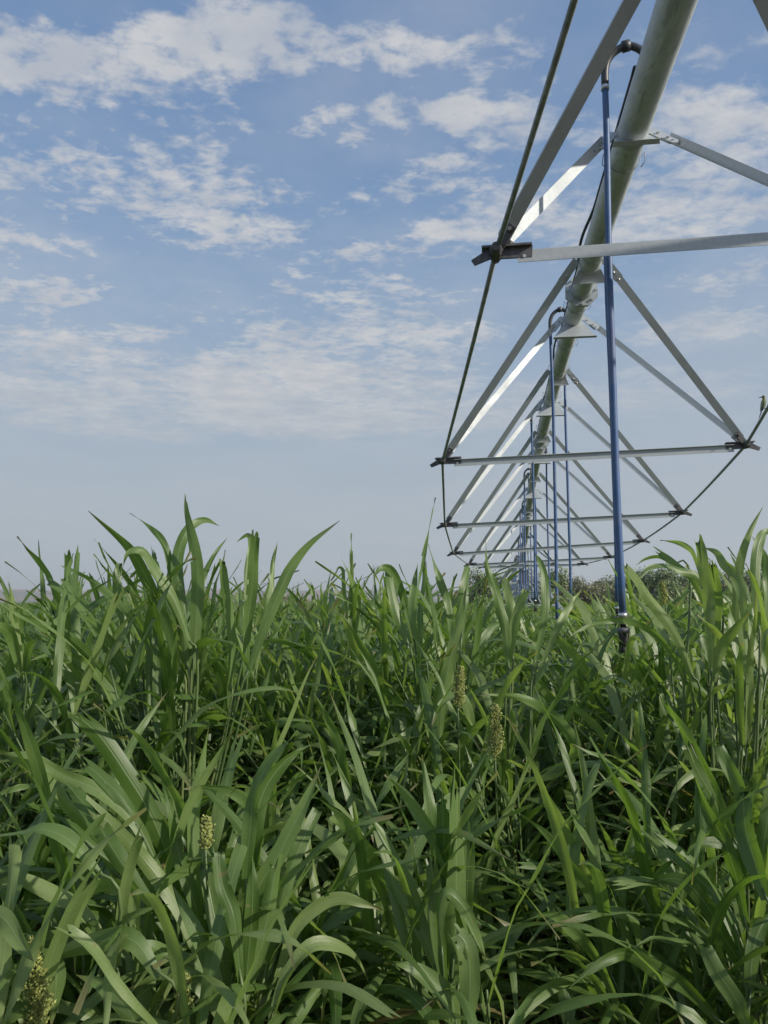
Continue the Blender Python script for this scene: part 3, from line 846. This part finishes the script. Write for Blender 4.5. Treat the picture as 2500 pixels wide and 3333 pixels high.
def place(protos, loc, rz, sc, label, group, name='sorghum_plant'):
    o = bpy.data.objects.new(name, None); o.empty_display_size = .1; COL.objects.link(o)
    o.location = loc; o.rotation_euler.z = rz; o.scale = (sc[0], sc[0], sc[1]); tag(o, label, 'crop plant', group)
    for nm, me in protos:
        c = bpy.data.objects.new(nm, me); COL.objects.link(c); c.parent = o
    return o


def build_stand():
    protos = []
    for k in range(14):
        lean = [(-.34, .02), (-.18, .0), (-.42, -.04), (-.06, .05), (-.26, -.05), (0, 0), (-.50, 0)][k % 7]
        fo, st, sd = plant_parts(100 + k, 6, 1.47, lean, 13, 4, .15, .78, 8, .80)
        protos.append([('foliage', fo.mesh('foliage', M_LEAF)), ('stalk', st.mesh('stalk', M_STALK))])
    r = random.Random(5); spots = []
    # rows from the edge of the stand back, inside the view
    tries = 0
    while len(spots) < 246 and tries < 30000:
        tries += 1
        Y = 3.40 + 3.9 * r.random() ** 1.1; X = r.uniform(-.56, .56) * Y
        if any((X - a) ** 2 + (Y - b) ** 2 < (.17 + .018 * Y) ** 2 for a, b in spots): continue
        spots.append((X, Y))
    LAB = {(0, 0): 'sorghum plant with arching leaves in the front of the dense stand, left third',
           (1, 0): 'sorghum plant with arching green leaves in the front of the dense stand, middle third',
           (2, 0): 'sorghum plant with windswept green leaves in the front of the dense stand, right third',
           (0, 1): 'sorghum plant in the back of the dense stand below the skyline, left third',
           (1, 1): 'sorghum plant in the back of the dense stand below the skyline, middle third',
           (2, 1): 'sorghum plant in the back of the dense stand below the skyline, right third'}
    for X, Y in spots:
        if Y < 3.9 and 1955 < PW / 2 + X / Y * F_PX < 2150: continue
        px = PW / 2 + X / Y * F_PX; zone = 0 if px < 833 else (1 if px < 1667 else 2); back = 1 if Y > 5.2 else 0
        near_hose = Y < 4.0 and 1960 < px < 2190
        k = r.choice([0, 1, 2, 4, 6, 7, 8, 9, 11, 13]) if px > 1500 or px < 500 else r.randint(0, 13)
        s = r.uniform(.84, 1.12)
        if 1720 < px < 2060: s *= .86
        if near_hose: s *= .84
        if px < 260: s = min(s, .98) * .90
        place(protos[k], (X, Y, 0), r.uniform(-.6, .6), (s, s * r.uniform(.94, 1.05)), LAB[(zone, back)], 'sorghum plants of the dense stand, ' + ('left', 'middle', 'right')[zone] + (' front', ' back')[back])
    # low young plants at the edge of the stand, left and right of the gap
    low = []
    for k in range(6):
        fo, st, sd = plant_parts(300 + k, 5, .78, (-.15, .0), 14, 4, .13, .55, 7, .80, False, .80)
        low.append([('foliage', fo.mesh('foliage', M_LEAF)), ('stalk', st.mesh('stalk', M_STALK))])
    r = random.Random(9); n = 0; sp2 = []
    while n < 34:
        Y = r.uniform(2.35, 3.4); px = r.uniform(-150, 2650)
        if 1560 < px < 2010 and Y < 3.3: continue
        X = (px - PW / 2) / F_PX * Y
        if any((X - a) ** 2 + (Y - b) ** 2 < .028 for a, b in sp2): continue
        sp2.append((X, Y)); n += 1
        side = 'left of the dark gap' if px < 1800 else 'right of the dark gap'
        s = r.uniform(.8, 1.1)
        place(low[r.randint(0, 5)], (X, Y, 0), r.uniform(0, 6.28), (s, s * r.uniform(.85, 1.05)), 'low young sorghum plant at the front edge of the stand, ' + side, 'young plants at the front edge, ' + side)


def build_field():
    """the crop beyond the plants one can tell apart: one object, plants set on points"""
    src = bpy.data.collections.new('field_sources')
    for k in range(8):
        lean = [(-.3, 0), (-.1, .05), (-.4, .05), (0, 0)][k % 4]
        fo, st, sd = plant_parts(500 + k, 3 if k < 5 else 4, 1.42, lean, 7, 2, .13, .6, 7, 1.1)
        st.add(fo.v, fo.f); st.uv[-len(fo.v):] = fo.uv; st.tint[-len(fo.v):] = fo.tint
        me = st.mesh('crop_tuft', M_LEAF_FAR); o = bpy.data.objects.new('crop_tuft', me); src.objects.link(o)
    r = random.Random(21); pts, rot, sca, idx = [], [], [], []
    def fill(y0, y1, dens, s0, s1):
        n = int(dens * .58 * (y1 * y1 - y0 * y0))
        for _ in range(n):
            Y = math.sqrt(r.uniform(y0 * y0, y1 * y1)); X = r.uniform(-.58, .58) * Y
            pts.append((X, Y, 0)); rot.append(r.uniform(-.8, .8)); lane = .18 < X / Y < .315 or X / Y < -.39
            sca.append(r.uniform(s0, s1) * (.84 if lane and Y < 30 else 1)); idx.append(r.randint(0, 7))
    fill(7.0, 14, 9, .84, 1.10); fill(14, 30, 5, .82, 1.02); fill(30, 70, 1.6, .82, .95); fill(70, 180, .38, .82, .95)
    me = bpy.data.meshes.new('crop_field'); me.from_pydata(pts, [], [])
    for nm, arr, ty in (('rz', rot, 'FLOAT'), ('sc', sca, 'FLOAT')):
        at = me.attributes.new(nm, ty, 'POINT'); at.data.foreach_set('value', np.array(arr, dtype=np.float32))
    at = me.attributes.new('ix', 'INT', 'POINT'); at.data.foreach_set('value', np.array(idx, dtype=np.int32))
    ob = bpy.data.objects.new('crop_field', me); COL.objects.link(ob); tag(ob, 'green sorghum field running back to the treeline', 'crop', kind='stuff')
    ng = bpy.data.node_groups.new('scatter_crop', 'GeometryNodeTree')
    ng.interface.new_socket(name='Geometry', in_out='INPUT', socket_type='NodeSocketGeometry'); ng.interface.new_socket(name='Geometry', in_out='OUTPUT', socket_type='NodeSocketGeometry')
    N, Lk = ng.nodes, ng.links
    gi, go = N.new('NodeGroupInput'), N.new('NodeGroupOutput')
    ci = N.new('GeometryNodeCollectionInfo'); ci.inputs['Collection'].default_value = src; ci.inputs['Separate Children'].default_value = True; ci.inputs['Reset Children'].default_value = True
    ip = N.new('GeometryNodeInstanceOnPoints'); ip.inputs['Pick Instance'].default_value = True
    def attr(nm, ty):
        a = N.new('GeometryNodeInputNamedAttribute'); a.data_type = ty; a.inputs[0].default_value = nm; return a.outputs['Attribute']
    cx = N.new('ShaderNodeCombineXYZ'); Lk.new(attr('rz', 'FLOAT'), cx.inputs[2])
    mp = N.new('GeometryNodeMeshToPoints'); Lk.new(gi.outputs[0], mp.inputs[0])
    Lk.new(mp.outputs[0], ip.inputs['Points']); Lk.new(ci.outputs[0], ip.inputs['Instance']); Lk.new(attr('ix', 'INT'), ip.inputs['Instance Index'])
    Lk.new(cx.outputs[0], ip.inputs['Rotation']); Lk.new(attr('sc', 'FLOAT'), ip.inputs['Scale'])
    Lk.new(ip.outputs[0], go.inputs[0])
    md = ob.modifiers.new('scatter', 'NODES'); md.node_group = ng


def build_grass():
    r = random.Random(31); mb = MB()
    for _ in range(5200):
        Y = 2.7 + 2.2 * r.random() ** 1.4; X = r.uniform(-.56, .56) * Y
        a = r.uniform(0, 6.28); h = r.uniform(.06, .24); w = r.uniform(.0025, .006); d = Vector((math.cos(a), math.sin(a), 0)); sdv = Vector((-d.y, d.x, 0))
        b = Vector((X, Y, 0)); k = r.uniform(.2, .9) * h
        p1 = b + Vector((0, 0, h * .6)) + d * k * .3; p2 = b + Vector((0, 0, h * r.uniform(.6, 1))) + d * k
        mb.add([b - sdv * w, b + sdv * w, p1 + sdv * w * .8, p1 - sdv * w * .8, p2], [(0, 1, 2, 3), (3, 2, 4)], r.uniform(.2, 1), [(.1, .1), (.3, .1), (.3, .5), (.1, .5), (.2, .9)])
    tag(mb.build('weed_grass', M_STALK, None, True), 'thin weedy grass on the soil under the crop', 'grass', kind='stuff')
    mb = MB()
    for _ in range(900):
        Y = r.uniform(2.7, 5.0); X = r.uniform(-.56, .56) * Y; a = r.uniform(0, 6.28); d = Vector((math.cos(a), math.sin(a), r.gauss(0, .15))); L = r.uniform(.08, .35); w = r.uniform(.003, .012)
        sdv = Vector((-d.y, d.x, 0)).normalized(); b = Vector((X, Y, r.uniform(.015, .07)))
        mb.add([b - sdv * w, b + sdv * w, b + d * L * .5 + sdv * w + Vector((0, 0, .02)), b + d * L * .5 - sdv * w + Vector((0, 0, .02)), b + d * L], [(0, 1, 2, 3), (3, 2, 4)])
    tag(mb.build('leaf_litter', mat_plain('dry_straw', (.20, .15, .08), .9, 0, .4, 8), None, True), 'dry straw litter on the soil', 'litter', kind='stuff')


# Plants of the first rows, blade by blade.  Each blade: width (m), distance of base and of tip (m), broken tip?, turn (deg), photo points tip first.
HERO = {
 'tall': dict(label='tallest sorghum clump on the left, long pointed blades rising far above the skyline', px=610, Y=3.15, leaves=[
  (.062, 3.1, 2.9, 0, 20, '286,1663 377,1738 430,1799 482,1889 543,2032 590,2200'), (.046, 3.1, 3.2, 0, 10, '422,1671 490,1716 535,1776 561,1866 580,1990 600,2150'),
  (.064, 3.1, 3.1, 0, 5, '601,1606 614,1701 641,1836 640,2002 625,2190'), (.058, 3.15, 3.3, 0, -15, '716,1712 663,1693 606,1731 576,1836 590,1990 610,2180'),
  (.058, 3.0, 2.8, 0, 30, '399,1851 422,1799 467,1791 512,1866 573,1957 625,2110'), (.034, 3.2, 3.3, 0, 15, '738,1753 693,1814 656,1897 640,2012 630,2150'),
  (.036, 3.1, 3.2, 0, 30, '769,1765 806,1742 818,1776 805,1874 800,2050'), (.052, 3.0, 3.0, 1, 10, '833,1735 825,1814 821,1912 806,2032 799,2210'),
  (.048, 3.1, 3.1, 1, 25, '716,1821 731,1882 746,1972 754,2110 750,2250'), (.032, 3.3, 3.4, 0, 10, '904,1761 889,1829 882,1927 859,2032 830,2200'),
  (.054, 3.0, 3.0, 0, 10, '1108,1693 1010,1769 950,1844 912,1919 867,2027 799,2210'), (.034, 3.4, 3.4, 1, 5, '498,1795 510,1850 530,1960 560,2120'),
  (.05, 3.2, 3.0, 0, 35, '420,1880 470,1850 530,1900 580,2010 620,2160')]),
 'leftmid': dict(label='sorghum clump at left whose squared-off broken blades lean towards the left edge', px=500, Y=3.3, leaves=[
  (.036, 3.3, 3.2, 0, 15, '196,1840 256,1866 316,1904 422,2002 482,2108 520,2220'), (.050, 3.3, 3.2, 1, 20, '151,1889 219,1934 279,1995 377,2123 450,2260'),
  (.052, 3.3, 3.3, 1, 10, '203,1874 234,1934 286,2010 360,2130 430,2260'), (.045, 3.3, 3.4, 1, 30, '390,1825 380,1900 395,2000 450,2160'),
  (.05, 3.2, 2.9, 0, 25, '40,1990 130,2030 230,2080 330,2180 420,2300'), (.05, 3.2, 2.9, 0, 35, '95,2150 180,2130 270,2160 350,2240 430,2360'),
  (.05, 3.2, 3.1, 1, 20, '270,2000 330,2060 400,2150 460,2290')]),
 'leftedge': dict(label='sorghum plant at the left edge with an upright square-cut blade above the hills', px=75, Y=3.0, leaves=[
  (.046, 3.0, 3.0, 1, 15, '26,1889 38,1972 53,2078 70,2200'), (.04, 3.0, 3.0, 1, 20, '57,1968 64,2078 72,2210'), (.05, 3.0, 2.7, 0, 30, '-60,2060 0,2040 40,2080 70,2200'), (.05, 3.0, 2.8, 0, 40, '180,2160 130,2100 95,2120 80,2230')]),
 'whorl': dict(label='thin sorghum shoot with rolled dark tip standing alone against the sky', px=1135, Y=3.6, leaves=[
  (.020, 3.6, 3.6, 0, 10, '1144,1735 1144,1791 1145,1927 1138,2060 1135,2200'), (.026, 3.6, 3.6, 1, 5, '1143,1792 1145,1900 1140,2020 1136,2200'), (.04, 3.6, 3.4, 0, 30, '1110,1815 1140,1880 1165,1960 1150,2100'),
  (.03, 3.6, 3.7, 0, 30, '1075,1890 1105,1850 1120,1900 1132,2050')]),
 'midspike': dict(label='sorghum plant just right of centre with one broad pointed blade above the skyline', px=1440, Y=3.6, leaves=[
  (.042, 3.5, 3.6, 0, 5, '1394,1771 1415,1840 1435,1900 1460,1975 1475,2120'), (.05, 3.5, 3.6, 1, 20, '1264,1845 1270,1900 1290,1990 1330,2110'), (.05, 3.6, 3.5, 0, 25, '1215,1880 1240,1850 1275,1860 1310,1940 1345,2090'),
  (.05, 3.6, 3.6, 1, 25, '1375,1845 1395,1900 1410,1990 1420,2110'), (.06, 3.4, 3.4, 1, 10, '1525,1838 1515,1890 1508,1960 1500,2090'), (.04, 3.5, 3.6, 0, 15, '1360,1830 1350,1900 1340,2000 1380,2150')]),
 'hosefront': dict(label='sorghum plant before the distant tower, one needle-tipped blade and several square-cut', px=1640, Y=3.3, leaves=[
  (.050, 3.2, 3.2, 0, 5, '1580,1760 1587,1845 1608,1905 1625,1965 1645,2050 1655,2180'), (.046, 3.3, 3.3, 0, 10, '1741,1801 1755,1825 1770,1873 1775,1941 1772,2010 1740,2170'), (.046, 3.3, 3.3, 1, 15, '1640,1878 1652,1929 1666,2000 1668,2150'),
  (.050, 3.2, 3.2, 1, 10, '1715,1915 1695,1965 1673,2047 1655,2180'), (.038, 3.3, 3.5, 0, 15, '1895,1915 1857,1970 1820,2035 1760,2170')]),
 'slant': dict(label='sorghum plant with a broad square-cut blade slanting up to the nearest hose', px=2230, Y=3.2, heads=[(2166, 1965, 3.45, .10, .014, (-.1, 0, 1))], leaves=[
  (.052, 3.1, 2.9, 1, 10, '2030,1833 2066,1880 2110,1942 2160,2008 2215,2100 2260,2220'), (.042, 3.2, 3.0, 0, 30, '2081,1884 2110,1851 2160,1842 2211,1855 2276,1883 2330,2000'), (.036, 3.2, 3.2, 1, 20, '2142,1797 2175,1819 2204,1844 2254,1887 2310,2000'),
  (.028, 3.3, 3.4, 0, 15, '2150,1757 2200,1763 2236,1781 2260,1810 2290,1900'), (.016, 3.3, 3.4, 0, 15, '2070,1840 2103,1819 2150,1814 2200,1850'), (.034, 3.3, 3.0, 0, 25, '1840,2085 1900,2045 1980,2020 2060,2026 2130,2062 2190,2130 2235,2230')]),
 'jagged': dict(label='tall sorghum plant at right, its upright blade torn into jagged teeth at the tip', px=2320, Y=3.1, leaves=[
  (.056, 3.0, 3.0, 1, 5, '2272,1755 2283,1800 2294,1866 2305,1952 2310,2040 2316,2200'), (.052, 3.1, 3.2, 0, 15, '2287,1781 2330,1797 2356,1837 2390,1870 2414,1934 2430,2080'), (.042, 3.1, 3.2, 0, 10, '2483,1650 2441,1733 2411,1823 2396,1950 2390,2100'),
  (.048, 3.1, 3.1, 0, 20, '2445,1742 2478,1790 2497,1860 2500,1970 2480,2120'), (.05, 3.1, 3.1, 1, 20, '2320,1830 2330,1900 2335,1990 2330,2130'), (.05, 3.0, 2.8, 0, 20, '2440,1990 2390,2050 2350,2110 2325,2220'),
  (.05, 3.1, 3.2, 0, 25, '2560,1760 2500,1730 2470,1770 2460,1880 2470,2060')]),
 'seedcentre': dict(label='sorghum plant right of centre with a pale seed head before a broad upright blade', px=1500, Y=3.3, heads=[(1490, 2300, 2.85, .14, .034, (.1, 0, 1))], leaves=[
  (.054, 3.2, 3.2, 0, 10, '1520,1900 1500,2000 1470,2120 1440,2280 1430,2420'), (.03, 3.3, 3.2, 1, 20, '1475,2150 1460,2260 1430,2400 1410,2500'), (.05, 3.2, 3.0, 0, 30, '1405,2360 1440,2290 1500,2265 1530,2350 1520,2480')]),
 'seedright': dict(label='sorghum plant with a loose yellow-green seed head, lower right of the pale head', px=1612, Y=3.2, heads=[(1612, 2470, 2.8, .19, .048, (.03, 0, 1))], leaves=[
  (.05, 3.2, 2.9, 0, 25, '1555,2265 1650,2262 1740,2290 1830,2360 1870,2440 1800,2520 1680,2540'), (.05, 3.1, 2.9, 1, 30, '1570,2590 1590,2500 1630,2480 1660,2560 1640,2690'), (.045, 3.2, 3.3, 0, 20, '1735,2500 1680,2480 1640,2520 1620,2640')]),
 'frontclump': dict(label='big front sorghum clump low on the left, fan of broad dark upright blades', px=770, Y=2.35, heads=[(668, 2760, 2.12, .075, .016, (.05, 0, 1))], leaves=[
  (.046, 2.2, 2.2, 0, 10, '682,2351 656,2501 629,2667 640,2878 650,3060'), (.066, 2.2, 2.2, 1, 5, '249,2328 324,2396 407,2516 482,2637 543,2773 610,2930'), (.048, 2.2, 2.1, 1, 20, '271,2479 339,2539 392,2592 452,2690 530,2850'),
  (.056, 2.1, 2.1, 1, 15, '226,2562 301,2652 354,2743 407,2825 520,2980'), (.042, 2.2, 2.1, 0, 35, '595,2569 678,2562 769,2584 829,2645 840,2760 800,2960'),
  (.052, 2.2, 2.2, 0, 10, '972,2381 904,2449 836,2554 814,2690 799,2900'), (.056, 2.2, 2.2, 0, 20, '1010,2426 927,2479 852,2592 821,2773 800,2980'), (.054, 2.1, 2.1, 0, 5, '1044,2494 1002,2592 957,2682 904,2788 836,2900 800,3060'),
  (.046, 2.2, 2.2, 1, 20, '1040,2622 995,2712 942,2841 889,3029 859,3180'), (.046, 2.1, 2.1, 0, 15, '527,2539 558,2652 580,2773 625,2916 680,3100'), (.046, 2.0, 2.0, 1, 15, '708,2758 723,2878 761,2991 784,3200'),
  (.044, 2.0, 2.0, 0, 10, '821,2788 821,2954 799,3220'), (.05, 2.1, 2.1, 1, 5, '660,2800 690,2950 720,3100 740,3280'), (.05, 2.0, 2.0, 0, 25, '560,2880 620,3000 680,3130 730,3300'), (.046, 2.1, 2.1, 1, 20, '900,2800 880,2930 850,3080 800,3260')]),
 'frontleft': dict(label='front sorghum plant at lower left with pale blades sweeping to the left edge', px=420, Y=2.2, leaves=[
  (.046, 2.2, 2.1, 0, 15, '-20,2435 113,2501 203,2599 301,2712 380,2860'), (.044, 2.2, 2.1, 0, 25, '-30,2456 98,2460 203,2524 324,2577 445,2690 520,2860'), (.034, 2.1, 2.1, 0, 10, '524,2788 467,2893 399,3006 316,3190'),
  (.056, 2.0, 1.9, 0, 20, '241,3165 241,3014 279,2923 339,2878 430,2901 440,3050'), (.050, 2.0, 1.9, 0, 30, '-20,2720 70,2710 140,2700 230,2740 330,2860'), (.05, 2.0, 2.0, 0, 35, '-20,2880 60,2860 160,2900 260,2960 350,3080'),
  (.056, 1.9, 1.9, 0, 10, '121,3134 211,3097 316,3067 430,3059 520,3180'), (.048, 1.9, 1.9, 0, 20, '249,3172 324,3202 392,3262 437,3323 460,3420'), (.05, 2.0, 1.9, 0, 20, '369,3089 482,3078 550,3112 640,3146 720,3260')]),
 'frontbase': dict(label='front sorghum plant at the bottom edge left of centre with one wavy horizontal blade', px=680, Y=2.0, heads=[(590, 3330, 1.95, .10, .02, (.1, 0, 1))], leaves=[
  (.05, 1.95, 1.9, 0, 15, '407,3225 527,3172 603,3172 678,3232 731,3315 760,3420'), (.046, 2.1, 2.1, 0, 25, '1250,2961 1176,2938 1115,2923 1044,2942 960,3020 900,3180'), (.044, 2.0, 2.1, 0, 25, '1206,3210 1160,3119 1093,3078 1010,3082 930,3180 880,3330'),
  (.044, 2.0, 2.1, 0, 20, '1093,3172 1017,3240 957,3323 920,3420')]),
 'cornerhead': dict(label='sorghum plant in the bottom left corner with a large yellow-green seed head', px=125, Y=1.9, heads=[(128, 3370, 1.85, .21, .055, (-.12, 0, 1)), (-5, 3360, 1.9, .12, .02, (0, 0, 1))], leaves=[
  (.062, 1.9, 1.9, 0, 10, '166,3350 177,3255 181,3180 155,3134 90,3140 60,3230'), (.05, 1.9, 1.8, 0, 20, '110,3130 60,3060 10,2990 -60,2960')]),
 'frontright': dict(label='front sorghum clump right of centre, ragged dark blade bundle standing upright', px=1480, Y=2.35, leaves=[
  (.040, 2.3, 2.3, 0, 15, '1374,2456 1393,2577 1408,2690 1420,2850'), (.070, 2.2, 2.2, 1, 5, '1491,2547 1486,2728 1484,2954 1476,3140'), (.052, 2.2, 2.2, 1, 10, '1529,2697 1521,2878 1506,3067 1490,3240'), (.05, 2.2, 2.2, 1, 15, '1440,2590 1445,2760 1450,2960 1455,3150'),
  (.052, 2.2, 2.2, 0, 15, '1250,2524 1310,2577 1378,2667 1431,2758 1453,2900 1465,3050'), (.042, 2.1, 2.0, 0, 20, '1582,3122 1559,3059 1514,2961 1453,2908 1430,2980 1440,3120'), (.062, 1.95, 1.95, 1, 5, '1484,3029 1521,3089 1529,3217 1521,3350'),
  (.052, 2.0, 2.0, 0, 20, '1250,3134 1340,3149 1416,3202 1469,3255 1490,3360'), (.05, 2.2, 2.2, 0, 15, '1190,2640 1260,2740 1330,2870 1400,3020 1440,3180'), (.05, 2.1, 2.1, 1, 10, '1400,2780 1415,2900 1430,3060 1450,3240'), (.05, 2.2, 2.2, 0, 15, '1240,2800 1300,2900 1370,3020 1430,3180')]),
 'bowing': dict(label='front sorghum plant beside the dark gap with a long pale blade bending left', px=2060, Y=2.45, leaves=[
  (.048, 2.4, 2.3, 0, 10, '1687,2645 1777,2712 1845,2803 1906,2878 1966,2991 2019,3100 2050,3250'), (.044, 2.4, 2.3, 0, 30, '1717,3074 1793,2999 1890,2961 1973,2954 2064,2990 2090,3120'), (.042, 2.3, 2.2, 0, 20, '1680,3006 1793,2976 1875,3036 1951,3134 2034,3330'),
  (.054, 2.2, 2.1, 0, 15, '1853,3217 1966,3127 2041,3104 2139,3157 2230,3210 2343,3330'), (.05, 2.3, 2.3, 1, 15, '1815,3180 1845,3255 1850,3360'), (.05, 2.4, 2.4, 1, 10, '2050,2980 2060,3080 2065,3200 2070,3360'), (.045, 2.3, 2.2, 0, 25, '2222,3172 2154,3225 2102,3323 2080,3420')]),
 'rightclump': dict(label='front sorghum clump at the lower right edge, broad blades crossing towards upper left', px=2420, Y=2.4, leaves=[
  (.054, 2.3, 2.3, 0, 15, '2079,2901 2154,2863 2230,2871 2305,2954 2365,3067 2471,3220'), (.032, 2.3, 2.4, 0, 10, '2019,2652 2139,2743 2252,2841 2343,2931 2395,3029 2426,3220'), (.052, 2.4, 2.4, 1, 10, '2230,2411 2267,2501 2328,2614 2370,2720 2420,2900'),
  (.052, 2.3, 2.3, 1, 20, '2267,2547 2313,2652 2358,2743 2403,2878 2430,3020'), (.048, 2.5, 2.5, 1, 15, '2162,2275 2200,2343 2252,2426 2320,2560 2400,2760'), (.048, 2.4, 2.4, 1, 10, '2335,2419 2365,2486 2403,2562 2450,2720'),
  (.070, 2.3, 2.3, 1, 10, '2418,2562 2426,2690 2456,2803 2493,2930'), (.05, 2.1, 2.1, 1, 15, '2290,3074 2335,3165 2403,3270 2440,3380'), (.04, 2.3, 2.3, 0, 30, '2230,2795 2267,2750 2343,2743 2410,2775 2450,2900'), (.05, 2.3, 2.3, 1, 20, '2520,2500 2500,2640 2480,2800 2470,2980'),
  (.05, 2.2, 2.2, 0, 20, '2540,2960 2480,3010 2450,3110 2440,3260')]),
}


def build_heroes():
    r = random.Random(77)
    for key, h in HERO.items():
        b = px_at(h['px'], 1957, h['Y']); b.z = 0
        root = empty('sorghum_plant', b); tag(root, h['label'], 'crop plant', 'sorghum plants of the first rows')
        fo, st = MB(), MB(); tn = r.uniform(.3, .75)
        for (w, Yb, Yt, cut, turn, txt) in h['leaves']:
            pp = [tuple(map(float, q.split(','))) for q in txt.split()][::-1]; n = len(pp)
            Yb += r.uniform(-.08, .08); Yt += r.uniform(-.05, .12)
            pts = [px_at(x, y, Yb + (Yt - Yb) * (i / (n - 1)) ** 1.3) for i, (x, y) in enumerate(pp)]
            tu = R(turn) * r.choice((-1, 1)); camp = Vector((0, 0, CAMZ)); mid = pts[n // 2]
            vd = (mid - camp).normalized()
            def side(i, t, vd=vd, tu=tu): return Matrix.Rotation(tu, 3, t) @ t.cross(vd)
            bx = .34 if len(pp) < 6 else .5
            add_leaf(fo, pts, w * .84, side, fold=r.uniform(.10, .30) * r.choice((-1, 1)), wave=r.uniform(.003, .009), twist=r.gauss(0, .55), cut=bool(cut), tint=min(1, max(0, tn + r.gauss(0, .2))), rows=26, cols=6, r=r,
                     notch=.06 if (cut and r.random() < .6) else (.03 if r.random() < .3 else 0), base=.42)
            p0 = pts[0]
            if p0.z > .12:
                q = b + Vector((r.uniform(-.07, .07), r.uniform(-.07, .07), 0)); tdir = (pts[1] - pts[0]).normalized()
                if tdir.z > .25: cp = [q, q.lerp(p0, .5) + Vector((0, 0, .04)), p0 - tdir * .07, p0 + tdir * .03]
                else: cp = [q, q.lerp(p0, .6) + Vector((0, 0, .03)), p0 + Vector((0, 0, -.004))]
                add_stalk(st, catmull(cp, 12), .0075, .0032, r.random(), 7)
        sd = MB()
        for (x, y, Y, L, wd, ax) in h.get('heads', []):
            p = px_at(x, y, Y); add_panicle(sd, p, ax, L, wd, r, 1.5); add_stalk(st, catmull([b, b.lerp(p, .6), p], 8), .006, .003, .6)
        # a few ordinary tillers so that the clump is as full as its neighbours
        short = h['Y'] < 2.6
        big = key in ('tall', 'leftmid', 'jagged')
        f2, s2, _ = plant_parts(sum(map(ord, key)), 9 if big else 5, .92 if short else (1.62 if big else .8 if key in ('slant', 'bowing') else 1.25), (.22 if key == 'jagged' else -.16, 0), 14, 4, .10 if key == 'jagged' else .24 if big else .16, .85 if big else .75, 7, .74)
        for src, dst in ((f2, fo), (s2, st)):
            dst.v += [(v[0] + b.x, v[1] + b.y, v[2]) for v in src.v]; k = len(dst.v) - len(src.v)
            dst.f += [tuple(i + k for i in q) for q in src.f]; dst.uv += src.uv; dst.tint += src.tint; dst.use_uv = True
        fo.build('foliage', M_LEAF, root, True); st.build('stalk', M_STALK, root, True)
        if sd.v: sd.build('seed_head', M_SEED, root, False)


build_heroes(); build_stand(); build_field(); build_grass()

# ------------------------------------------------------------------ the air
def build_haze():
    m = bpy.data.materials.new('haze_air'); m.use_nodes = True; t = NT(m.node_tree); t.n.clear()
    v = t.new('ShaderNodeVolumePrincipled'); v.inputs['Color'].default_value = (.93, .96, .97, 1); v.inputs['Density'].default_value = HAZE; v.inputs['Anisotropy'].default_value = .2
    o = t.new('ShaderNodeOutputMaterial'); t.l.new(v.outputs[0], o.inputs['Volume'])
    mb = MB(); mb.box((0, 0, 31), (4700, 0, 0), (0, 4700, 0), (0, 0, 34)); tag(mb.build('haze', m), 'thin summer haze over the fields', 'haze', kind='stuff')


HAZE = .00032
build_haze()
